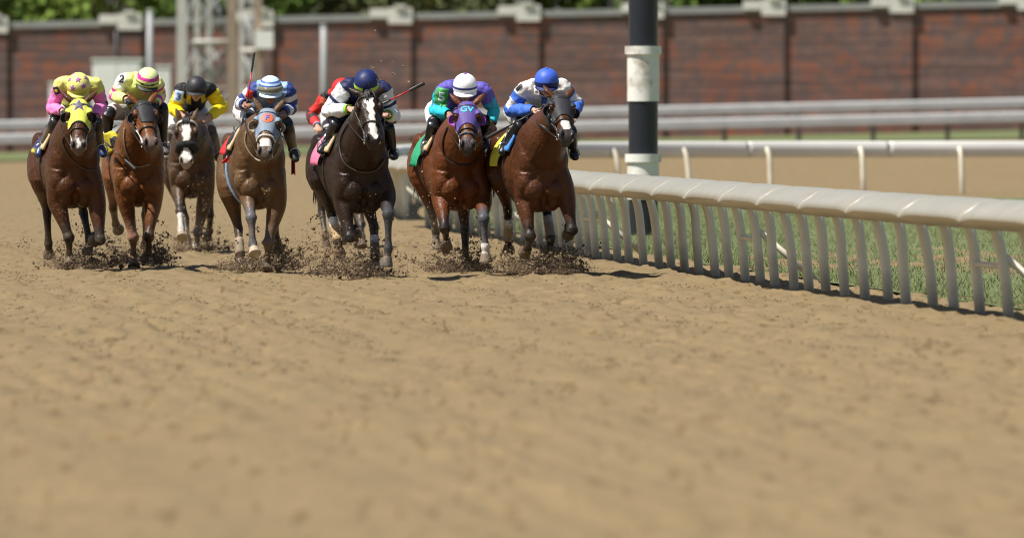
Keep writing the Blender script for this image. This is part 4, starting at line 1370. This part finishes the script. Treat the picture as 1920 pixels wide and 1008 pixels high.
def silk7(zn, t, sd, p):
    w = np.array([.70, .67, .63]); bl = np.array([.05, .14, .55])
    c = zonecol(zn, w)
    for s in 'RL':
        c[(zn == 'uarm' + s) & (t > .22) & (t < .52)] = bl; c[(zn == 'farm' + s)] = bl; c[(zn == 'uarm' + s) & (t > .93)] = bl
    c[(zn == 'torso') & (np.abs(sd) < .03)] = bl
    return c


def silk8(zn, t, sd, p):
    c = zonecol(zn, (.62, .03, .025))
    for s in 'RL':
        c[(zn == 'uarm' + s) & (t < .2)] = (.02, .018, .02); c[(zn == 'farm' + s) & (t > .2) & (t < .5)] = (.05, .03, .03); c[(zn == 'farm' + s) & (t > .9)] = (.2, .35, .6)
        c[(zn == 'uarm' + s) & (t > .86)] = (.05, .03, .03)
    return c


def hel_plain(c):
    return lambda v, u: c


def hel2(v, u):
    v = v + 6 * math.cos(u)
    if v < 3: return (.68, .74, .22)
    if v < 9: return (.03, .03, .02)
    if v < 20: return (.70, .76, .24)
    if v < 37: return (.66, .05, .33)
    return (.72, .78, .36)


def hel4(v, u):
    k = [(2, (.62, .74, .82)), (13, (.5, .62, .72)), (25, (.06, .13, .42)), (36, (.5, .7, .85)), (47, (.06, .13, .42)), (91, (.55, .74, .86))]
    return next(c for a, c in k if v < a)


def hel5(v, u):
    if v < 4 and abs(math.sin(u)) > .35: return (.45, .75, .06)
    return (.012, .02, .095) if int((u / (2 * math.pi)) * 8) % 2 else (.014, .024, .11)


def hel6(v, u): return (.03, .04, .2) if 2 < v < 9 else (.80, .80, .82)
def hel7(v, u): return (.012, .02, .10) if v < 5 else (.05, .12, .58)
def hel8(v, u): return (.62, .02, .02)


def hel1(v, u): return (.60, .55, .10) if v < 4 else (.74, .72, .22)


B1 = (.075, .027, .0125)
HORSES = [
 dict(id=1, D=103.3, cx=143, a=11, label='dark bay horse in a lime yellow star hood, at the far left of the field', coat=(.066, .0245, .0090), muzzle=(.12, .09, .075),
      head=dict(poll=(148, 186), muz=(147, 277), earo=.85, earf=.1), hood=dict(col=(.66, .74, .10), trim=(.02, .02, .02), edge=.58, cup=(.014, .013, .013), marks=[('star', .085, .14, 'lilac_ink', .005), ('star', .064, .14, 'grey_ink', .008)]),
      legs=dict(RF=([(106, 376), (129, 445), (130, 481), (130, 500)], 'fbf'), LF=([(181, 380), (188, 450), (179, 441), (176, 452)], 'fbb'), RH=([(88, 395), (91, 457), (92, 482)], 'bbb'), LH=([(156, 396), (167, 448), (164, 478)], 'bfb')),
      cheek='white_strap', rein='rein_brown', loops=[[(124, 252), (118, 262), (122, 278), (136, 300), (160, 318), (182, 320)]], cloth=dict(col=(.03, .035, .12), edge=(.6, .5, .06), l=74, r=74),
      blaze=([.80, .86, .93, .97], [0, 0, 0, 0], [.006, .016, .016, .005])),
 dict(id=2, D=104.8, cx=262, a=5, label='chestnut horse in a black mesh hood, beside the yellow number cloth, second from left', coat=(.150, .055, .0165), muzzle=(.17, .12, .10), points=(.05, .022, .013), mat='coat_specked',
      head=dict(poll=(270, 188), muz=(285, 271), yaw=14, earo=.6, earf=.15), hood=dict(col=(.018, .018, .02), edge=.44, arch=.7, front=True, cup=(.05, .045, .045)),
      legs=dict(RF=([(233, 366), (250, 445), (250, 481), (251, 501)], 'fbf'), LF=([(287, 378), (279, 443), (277, 471), (275, 484)], 'fbb'), RH=([(212, 388), (217, 420), (222, 431)], 'bbb'), LH=([(273, 402), (274, 446), (273, 462)], 'bbb')),
      legcol=dict(RF=(.36, .19, .125)), cheek='white_strap', rein='tan_strap', loops=[[(236, 238), (234, 262), (240, 290), (254, 312), (282, 306)]], flaps=[((192, 249), (216, 246), (238, 274), (199, 291), .30, (.62, .52, .03), 0), ((205, 258), (219, 256), (228, 272), (210, 277), .262, (.015, .015, .015), 0)], cloth=dict(col=(.62, .52, .03), edge=(.5, .42, .03), l=80, r=70)),
 dict(id=3, D=115, cx=361, a=4, label='mud-splashed brown horse with a wide white blaze and black shadow roll', coat=(.062, .032, .0160), muzzle=(.30, .24, .19), points=(.03, .024, .02), mat='coat_muddy', sc=.98,
      head=dict(poll=(350, 222), muz=(349, 305), earo=.35, earf=.2), bridle='leather', noseband=('fleece', .60, .042, 0), brow='fleece_white',
      legs=dict(RF=([(335, 350), (338, 396), (339, 430), (341, 446)], 'fff'), LF=([(385, 368), (371, 436), (368, 459), (367, 473)], 'fbf'), RH=([(347, 408), (352, 452), (353, 474)], 'bff'), LH=([(394, 402), (393, 433), (387, 444)], 'bbb')),
      socks=dict(RF=.85, LF=.4), hoofcol=dict(RF=(.42, .33, .22)), legcol=dict(LF=(.09, .085, .085)), cloth=dict(col=(.1, .13, .35), l=70, r=70), rein='leather', pad='cream',
      blaze=([.13, .2, .35, .48, .58, .66, .74, .9, .97], [0, 0, 0, 0, 0, 0, 0, 0, 0], [.02, .038, .04, .026, .02, .02, .034, .045, .02])),
 dict(id=4, D=102.2, cx=489, a=7, label='dusty brown horse in a pale blue hood with an orange spot, centre left', coat=(.105, .055, .0235), muzzle=(.11, .085, .068), points=(.055, .036, .026), mat='coat_dusty',
      head=dict(poll=(503, 203), muz=(496, 288), roll=-2, earo=.55, earf=.25), hood=dict(col=(.20, .255, .33), edge=.61, cup=(.32, .27, .2), marks=[('disc', .060, .24, 'orange_ink', .006), ('F', .07, .24, 'blue_ink', .009)]),
      noseband=('fleece_white', .60, .012, 1), legs=dict(RF=([(464, 358), (471, 408), (474, 456), (478, 477)], 'fff'), LF=([(519, 384), (503, 455), (501, 494), (500, 510)], 'fbf'), RH=([(447, 428), (450, 476), (451, 502)], 'bff', (430, 355)), LH=([(514, 418), (520, 454), (522, 468)], 'bbb')),
      legcol=dict(RF=(.10, .095, .10), LF=(.10, .075, .06)), hoofcol=dict(RF=(.5, .42, .32)), wraps=[('RH', .45, 1.05, (.3, .24, .17), (.22, .165, .11))], cheek='tan_strap', rein='tan_strap',
      loops=[[(464, 246), (461, 268), (474, 292), (492, 301), (514, 292), (524, 268)]], flaps=[((437, 284), (447, 284), (445, 307), (415, 304), .56, (.62, .025, .03), 0), ((547, 290), (553, 290), (554, 327), (547, 326), .7, (.4, .02, .025), 0)], cloth=dict(col=(.62, .025, .03), edge=(.55, .03, .03), l=76, r=80), girth='bluegirth',
      blaze=([.66, .68, .80, .82], [0, 0, 0, 0], [.03, .048, .048, .03])),
 dict(id=5, D=98.5, cx=684, a=13, label='nearly black horse with a long white blaze and no hood, leading in the middle', coat=(.0235, .0115, .0065), muzzle=(.03, .022, .02), belly=(.03, .016, .011), points=(.012, .011, .012),
      head=dict(poll=(691, 172), muz=(701, 265), yaw=7, roll=0, earo=.9, earf=-.25, ls=1.02),
      legs=dict(RF=([(643, 376), (656, 446), (664, 428), (667, 442)], 'fbb'), LF=([(724, 368), (728, 402), (728, 466), (724, 500)], 'fff'), RH=([(621, 398), (634, 454), (637, 478)], 'bfb', (600, 335)), LH=([(701, 424), (704, 482), (704, 510)], 'bff')),
      legcol=dict(LF=(.05, .052, .058)), hoofcol=dict(RH=(.30, .21, .11), LH=(.36, .28, .19), LF=(.1, .09, .08)), wraps=[('RH', .22, .98, (.75, .73, .68), (.42, .29, .15)), ('LH', .35, .98, (.5, .5, .5), (.10, .075, .06))], rein='rein_brown',
      loops=[[(656, 228), (640, 258), (640, 290), (652, 312), (680, 322), (706, 318), (722, 296)]], flaps=[((720, 246), (731, 247), (746, 288), (727, 298), .66, (.5, .10, .19), 0)], cloth=dict(col=(.62, .16, .27), l=92, r=92),
      blaze=([.07, .14, .2, .35, .5, .62, .74, .86, .93], [0, 0, -.005, 0, .008, .006, .008, .012, .012], [.012, .03, .036, .026, .023, .026, .03, .024, .012])),
 dict(id=6, D=101, cx=866, a=11, label='red bay horse in a purple hood with teal letters, third from right', coat=(.112, .0340, .0100), muzzle=(.06, .05, .05), mat='coat_specked',
      head=dict(poll=(876, 190), muz=(877, 275), earo=.75, earf=.2), hood=dict(col=(.10, .064, .27), edge=.60, cup=(.32, .07, .36), marks=[('GV', .074, .20, 'teal_ink', .006)]),
      legs=dict(RF=([(827, 370), (834, 428), (838, 455), (837, 465)], 'fbf'), LF=([(905, 375), (907, 410), (910, 462), (911, 492)], 'fff'), RH=([(811, 401), (817, 433), (818, 468)], 'bbf', (790, 330)), LH=([(872, 428), (873, 489), (875, 514)], 'bff')),
      legcol=dict(LF=(.075, .08, .095), RH=(.11, .1, .095)), socks=dict(LF=.12), hoofcol=dict(RH=(.3, .25, .19), LH=(.32, .22, .14), LF=(.2, .18, .16)), cheek='white_strap', noseband=('grey_ink', .70, .012, 0),
      loops=[[(842, 236), (832, 262), (834, 290), (852, 306), (880, 308), (898, 294)]], flaps=[((903, 257), (912, 260), (928, 279), (908, 290), .68, (.02, .27, .13), 0)], cloth=dict(col=(.02, .30, .14), l=98, r=92)),
 dict(id=7, D=100, cx=1022, a=13, label='dark bay horse in a black hood with a white snip, rightmost of the field', coat=(.074, .0260, .0095), muzzle=(.05, .04, .04), mat='coat_specked',
      head=dict(poll=(1052, 176), muz=(1066, 256), yaw=20, roll=2, earo=.55, earf=.1), hood=dict(col=(.022, .022, .027), edge=.60, cup=(.014, .014, .016)),
      legs=dict(RF=([(983, 374), (994, 443), (989, 466), (983, 474)], 'fbb'), LF=([(1060, 362), (1073, 432), (1066, 424), (1065, 442)], 'fbb'), RH=([(952, 391), (954, 450), (954, 472)], 'bbb', (940, 335)), LH=([(1025, 394), (1033, 448), (1029, 474)], 'bfb')),
      hoofcol=dict(RH=(.12, .08, .04), LH=(.12, .085, .05)), wraps=[('RH', .30, .98, (.70, .70, .68), (.42, .30, .18)), ('LH', .25, .95, (.38, .37, .36), (.26, .2, .14))],
      flaps=[((1064, 254), (1073, 256), (1087, 284), (1077, 291), .66, (.64, .62, .06), 0)], cloth=dict(col=(.66, .66, .06), edge=(.60, .62, .05), l=96, r=92), pad='bluepad', blaze=([.58, .63, .73, .82], [0, 0, 0, 0], [.010, .034, .040, .022]),
      loops=[[(1012, 232), (1022, 238), (1034, 246), (1048, 250)]]),
 dict(id=8, D=118, cx=645, a=4, label='brown horse mostly hidden behind the nearly black leader', coat=(0.0850, 0.0418, 0.0195), mat='coat_muddy', sc=.97, vox=.011,
      head=dict(poll=(650, 225), muz=(650, 296)), legs=dict(RF=([(628, 372), (640, 425), (645, 440), (643, 452)], 'fbb'), LF=([(668, 374), (677, 420), (679, 444), (679, 464)], 'fff'), RH=([(603, 398), (610, 440), (613, 468)], 'bff'), LH=([(668, 400), (672, 440), (672, 460)], 'bff')),
      cloth=dict(col=(.5, .5, .5))),
]
JOCKEYS = {
 1: dict(label='jockey in pink and yellow silks and a starred yellow helmet', px=dict(he=(147, 151), shR=(117, 157), shL=(179, 160), elR=(97, 204), elL=(191, 196), haR=(121, 210), haL=(178, 224), knR=(106, 226), knL=(180, 228), anR=(81, 271), anL=(187, 272), toR=(72, 291), toL=(195, 292)),
         silk=silk1, helmet=hel1, pitch=29, pelx=.08, breeches=(.7, .69, .68), boot=(.02, .018, .018), shin=(.13, .10, .065), foot=(.03, .05, .14), glove=(.02, .02, .02), goggles='face',
         helmarks=[('star', .038, -28, 14, 'lilac_ink'), ('star', .040, 30, 24, 'lilac_ink'), ('star', .036, -2, 56, 'lilac_ink'), ('star', .033, -70, 40, 'lilac_ink'), ('star', .033, 75, 50, 'lilac_ink'), ('star', .026, -120, 60, 'lilac_ink')],
         badges=[((106, 170), [('rect', .04, 'black'), ('disc', .018, 'yellow_ink')], 20)]),
 2: dict(label='jockey in lime yellow silks with magenta hoops and number 2', px=dict(he=(278, 141), shR=(234, 150), shL=(292, 158), elR=(215, 180), elL=(300, 180), haR=(241, 188), haL=(289, 196), knR=(203, 212), knL=(304, 203), anR=(201, 252), anL=(305, 268), toR=(197, 268), toL=(312, 288)),
         silk=silk2, helmet=hel2, pitch=24, roll=-8, breeches=(.72, .71, .72), boot=(.012, .012, .013), glove=(.02, .02, .02), badges=[((228, 148), [('2', .080, 'black')], -14)], foot=(.14, .12, .10)),
 3: dict(label='jockey in black and yellow silks with a charcoal helmet', px=dict(he=(368, 155), shR=(340, 172), shL=(394, 170), elR=(326, 205), elL=(416, 202), haR=(341, 216), haL=(388, 222), knR=(326, 246), knL=(396, 248), anR=(317, 280), anL=(408, 286), toR=(311, 297), toL=(413, 303)),
         silk=silk3, helmet=hel_plain((.03, .03, .033)), pitch=14, breeches=(.66, .66, .68), boot=(.05, .045, .042), shin=(.14, .125, .11), foot=(.13, .115, .1), bootmat='boots_muddy', badges=[((335, 181), [('rect', .066, 'pale_blue'), ('3', .09, 'blue_ink')], -12)], puff=1.12),
 4: dict(label='jockey in blue and white hooped silks holding the whip upright', px=dict(he=(507, 156), shR=(479, 168), shL=(540, 169), elR=(451, 194), elL=(546, 202), haR=(463, 196), haL=(528, 214), knR=(468, 226), knL=(538, 232), anR=(446, 268), anL=(549, 278), toR=(440, 285), toL=(555, 301)), haRd=.30,
         silk=silk4, helmet=hel4, pitch=15, breeches=(.68, .67, .68), boot=(.015, .014, .014), shin=(.16, .125, .085), foot=(.03, .028, .026), skin=np.array([.30, .155, .095]), goggles='helmet', badges=[((468, 177), [('rect', .045, 'red_ink')], -20)]),
 5: dict(label='jockey in white sleeves, navy vest and navy helmet on the leader', px=dict(he=(687, 146), shR=(651, 163), shL=(718, 168), elR=(614, 209), elL=(738, 218), haR=(662, 204), haL=(724, 214), knR=(632, 230), knL=(727, 238), anR=(614, 268), anL=(735, 284), toR=(600, 285), toL=(740, 296)), dep=dict(to=.5),
         silk=silk5, helmet=hel5, pitch=33, breeches=(.014, .014, .024), boot=(.012, .012, .016), foot=(.012, .014, .02), puff=1.12),
 6: dict(label='jockey in purple and teal silks with a white helmet and number 5', px=dict(he=(872, 152), shR=(833, 167), shL=(907, 170), elR=(815, 208), elL=(926, 206), haR=(847, 216), haL=(921, 240), knR=(814, 232), knL=(906, 228), anR=(803, 268), anL=(908, 264), toR=(797, 286), toL=(916, 286)), haLd=.40,
         silk=silk6, helmet=hel6, button=(.3, .12, .45), pitch=20, breeches=(.74, .73, .74), boot=(.013, .013, .014), foot=(.07, .07, .075), skin=np.array([.34, .18, .11]), badges=[((828, 181), [('rect', .088, 'green_ink'), ('5', .105, 'white')], -4)], puff=1.05),
 7: dict(label='jockey in white and blue silks with a royal blue helmet', px=dict(he=(1025, 142), shR=(982, 170), shL=(1055, 164), elR=(957, 207), elL=(1083, 196), haR=(1008, 207), haL=(1070, 222), knR=(978, 233), knL=(1070, 246), anR=(949, 272), anL=(1074, 282), toR=(941, 287), toL=(1079, 297)),
         silk=silk7, helmet=hel7, button=(.05, .12, .5), pitch=16, breeches=(.66, .64, .6), boot=(.012, .012, .014), badges=[((973, 164), [('bar', .04, 'black')], 40)]),
 8: dict(label='jockey in red silks with a red helmet, half hidden behind the leader', px=dict(he=(641, 160), shR=(616, 180), shL=(664, 180), elR=(583, 216), elL=(690, 215), haR=(597, 240), haL=(660, 230), knR=(615, 250), knL=(670, 250), anR=(612, 285), anL=(672, 285), toR=(607, 297), toL=(676, 297)),
         silk=silk8, helmet=hel8, pitch=30, breeches=(.65, .65, .66), boot=(.02, .02, .02), badges=[((606, 192), [('rect', .05, 'salmon_ink')], -25)]),
}
M['yellow_ink'] = mat_plain('print_yellow', (.7, .6, .05), .5, .1, 30)

HB = {}
for S in HORSES:
    J = JOCKEYS[S['id']]
    Dc = S['D'] - .15
    S['hands'] = [W(*J['px']['haR'], Dc + J.get('haRd', .16)), W(*J['px']['haL'], Dc + J.get('haLd', .16))]
    if S['id'] in (8,): S['hands'] = None
    H = build_horse(S)
    HB[S['id']] = (H, build_jockey(H, J))


# whips held by the jockeys
def whip(label, A, Bp, red, fw_=1.0):
    A, Bp = np.asarray(A), np.asarray(Bp)
    root = tag(empty('riding_whip', A), label, 'whip', 'whips')
    d = nrm(Bp - A); ln = np.linalg.norm(Bp - A)
    g = Geo(); g.tube([A - d * .08, A, A + d * .05], [.011, .013, .011], 8, 2); g.build('handle', M['leather'], root, A)
    g = Geo(); g.tube([A + d * .045, A + d * ln * .62], [.008, .007], 8); g.build('shaft', M['red_shaft'] if red else M['leather'], root, A)
    g = Geo(); lat = nrm(np.cross(d, (0, 1, 0))); g.loft([A + d * ln * .58, A + d * ln * .66, A + d * ln * .97, Bp], np.array([.009, .016, .019, .015]) * fw_, [.006, .007, .007, .005], lat, 10, 2); g.build('flap', M['leather'], root, A)


def hpos(i, k, off=(0, -.03, 0)): return HB[i][1]['ha'][k] + np.array(off)


whip('upright red shafted whip raised by the jockey in hooped silks', hpos(4, 0), W(477, 98, hpos(4, 0)[1] + .05), True, .62)
whip('red shafted whip sticking out to the right of the leading black horse', hpos(5, 1) + (0, -.02, .12), W(796, 156, hpos(5, 1)[1]), True)
whip('long black whip held low across the front of the white and blue jockey', hpos(7, 0), W(911, 260, hpos(7, 0)[1] + .1), False)
whip('muddy whip hanging down beside the chestnut horse with number 2', W(196, 268, HB[1][0]['Dc'] + 1.2) if False else W(203, 272, HB[2][0]['Dc'] - .02), W(254, 318, HB[2][0]['Dc'] - .22), False)


# ------------------------------------------------------------------ thrown dirt
def clods(C, size, rg, squash=1.0):
    """small angular lumps, one octahedron-like chip each"""
    n = len(C)
    base = np.array([[1, 0, 0], [-1, 0, 0], [0, 1, 0], [0, -1, 0], [0, 0, 1], [0, 0, -1]], float)
    V = base[None] * rg.uniform(.5, 1.25, (n, 6, 1)) + rg.normal(0, .18, (n, 6, 3))
    a = rg.uniform(0, 6.28, n); ca, sa = np.cos(a), np.sin(a)
    Vx = V[:, :, 0] * ca[:, None] - V[:, :, 1] * sa[:, None]; Vz = V[:, :, 0] * sa[:, None] + V[:, :, 1] * ca[:, None]
    V = np.stack([Vx, V[:, :, 2], Vz * squash], 2) * size[:, None, None] + C[:, None, :]
    f = np.array([[0, 2, 4], [2, 1, 4], [1, 3, 4], [3, 0, 4], [2, 0, 5], [1, 2, 5], [3, 1, 5], [0, 3, 5]])
    return V.reshape(-1, 3), (f[None] + 6 * np.arange(n)[:, None, None]).reshape(-1, 3)


def mat_clod(name, a, b):
    m, nt, ns, lk, bs = nodes(name)
    ge = ns.new('ShaderNodeNewGeometry')
    r = ramp(nt, ge.outputs['Random Per Island'], [(0.0, a), (0.6, [x * 1.3 for x in a]), (1.0, b)])
    lk.new(r, bs.inputs['Base Color']); bs.inputs['Roughness'].default_value = .95
    return m


M['clod'] = mat_clod('thrown_moist_dirt', (.065, .042, .025), (.27, .195, .11))
M['clod_mid'] = mat_clod('thrown_brown_dirt', (.12, .08, .046), (.30, .22, .13))
M['clod_dry'] = mat_clod('thrown_dry_dirt', (.20, .14, .085), (.42, .31, .19))
M['loose'] = mat_clod('loose_track_dirt', (.14, .10, .05), (.25, .182, .093))
SPRAY = {
 1: [(165, 508, 34, 26, 1500, 1), (135, 508, 30, 30, 700, 0), (160, 490, 45, 40, 350, 1)],
 2: [(290, 494, 22, 26, 1300, 1), (232, 494, 24, 30, 800, 0), (275, 475, 35, 35, 250, 1)],
 3: [(352, 478, 18, 26, 700, 0), (396, 474, 20, 30, 700, 0), (375, 400, 30, 70, 500, 2)],
 4: [(448, 512, 26, 16, 900, 0), (478, 508, 22, 26, 900, 1), (534, 506, 18, 34, 1000, 1), (530, 490, 40, 40, 250, 0)],
 5: [(640, 515, 45, 45, 1200, 0), (690, 522, 30, 30, 1500, 1), (600, 500, 35, 50, 400, 0), (700, 150, 60, 70, 70, 2), (680, 450, 60, 80, 250, 2)],
 6: [(860, 512, 34, 26, 1300, 1), (895, 508, 24, 30, 700, 1), (815, 505, 40, 45, 500, 0), (830, 430, 60, 70, 250, 2)],
 7: [(1030, 515, 38, 24, 3000, 1), (980, 510, 28, 30, 900, 0), (1055, 500, 24, 34, 600, 1), (960, 440, 40, 60, 150, 2)],
}
SL = {1: 'under the yellow hooded horse', 2: 'under the chestnut horse', 3: 'under the horse with black shadow roll', 4: 'under the pale blue hooded horse', 5: 'under the nearly black leader', 6: 'under the purple hooded horse', 7: 'under the black hooded horse by the rail'}
for i, lst in SPRAY.items():
    D = HORSES[i - 1]['D']; rg = np.random.default_rng(100 + i)
    for mode, mt, nm in ((1, 'clod', 'dark dirt clods thrown up'), (0, 'clod_mid', 'brown dirt spray kicked up'), (2, 'clod_dry', 'pale dry grit flying in the air')):
        Cs, Sz = [], []
        for (x, y, sx_, sy_, n_, md) in lst:
            if md != mode: continue
            if md < 2: n_, sx_, sy_ = int(n_ * 2.0), sx_ * 1.2, sy_ * .8
            dep_ = D + rg.normal(0, .35, n_)
            if mode == 2:
                xx = x + rg.normal(0, sx_ * .55, n_); yy = y + rg.normal(0, sy_ * .6, n_)
            else:                                                      # clumps that break up as they fly
                nc_ = max(6, n_ // 22); cx_ = x + rg.normal(0, sx_ * .62, nc_); hi_ = rg.uniform(0, 1, nc_) < .18; cy_ = y - np.abs(rg.gamma(1.1, sy_ * .42, nc_)) * np.where(hi_, 2.2, 1); wt = (1.5 + 5.5 * rg.uniform(0, 1, nc_)) * np.where(hi_, 2.8, 1)
                ci = rg.integers(0, nc_, n_); xx = cx_[ci] + rg.normal(0, 1, n_) * wt[ci]; yy = cy_[ci] + rg.normal(0, 1, n_) * wt[ci] * .8; dep_ = (D + .45 + rg.normal(0, .4, nc_))[ci] + rg.normal(0, .04, n_)
            C_ = np.column_stack([(xx - CX) * dep_ / F, dep_, CZ - (yy - HY) * D / F]); C_[:, 2] = np.maximum(C_[:, 2], rg.uniform(.0, .05, n_))
            Cs.append(C_); s_ = rg.gamma(1.5, .0030 if mode != 2 else .0024, n_) + .002
            Sz.append(np.minimum(s_, .03))
        if mode == 0:                                                 # fine dust hanging in the spray
            for (x, y, sx_, sy_, n_, md) in lst:
                if md == 2: continue
                m_ = n_ * 8; dep_ = D + .5 + rg.normal(0, .45, m_)
                xx = x + rg.normal(0, sx_ * 1.0, m_); yy = y + 6 - np.abs(rg.gamma(1.5, sy_ * .5, m_))
                C_ = np.column_stack([(xx - CX) * dep_ / F, dep_, CZ - (yy - HY) * D / F]); C_[:, 2] = np.maximum(C_[:, 2], rg.uniform(.0, .08, m_))
                Cs.append(C_); Sz.append(rg.uniform(.0008, .0022, m_))
        if Cs:
            V, Fc = clods(np.vstack(Cs), np.concatenate(Sz), rg)
            tag(mk('dirt_spray', V, Fc.tolist(), M[mt], smooth=False), nm + ' ' + SL[i], 'dirt', 'dirt thrown up by the hooves', 'stuff')
# loose lumps lying on the track
rg = np.random.default_rng(5)
n = 210000
yy = 58 + 66 * rg.uniform(0, 1, n) ** .8; xx = rg.uniform(-1, 1, n) * yy * .062 + yy * .02
kp = (xx > -8) & (xx < 11); xx, yy = xx[kp], yy[kp]
pz = np.column_stack([xx, yy, 0 * xx])
ok = vnoise(pz, .5, 4) + .5 * vnoise(pz, 2.5, 6) > rg.uniform(.3, 1.1, len(xx)); xx, yy, pz = xx[ok], yy[ok], pz[ok]
zz = 0.035 * (vnoise(pz, 1.1) - .5) + 0.04 * (vnoise(pz, 3.2, 3) - .5) + 0.034 * (vnoise(pz, 7.0, 5) - .5) + 0.05 * (vnoise(pz * np.array([1, .25, 1]), .35, 9) - .5) - .014
sz = np.minimum(rg.gamma(1.3, .0036, len(xx)) + .0022, .016)
V, Fc = clods(np.column_stack([xx, yy, zz]), sz, rg, .5)
tag(mk('loose_dirt', V, Fc.tolist(), M['loose'], smooth=False), 'loose lumps of dry dirt lying on the track', 'dirt', kind='stuff')
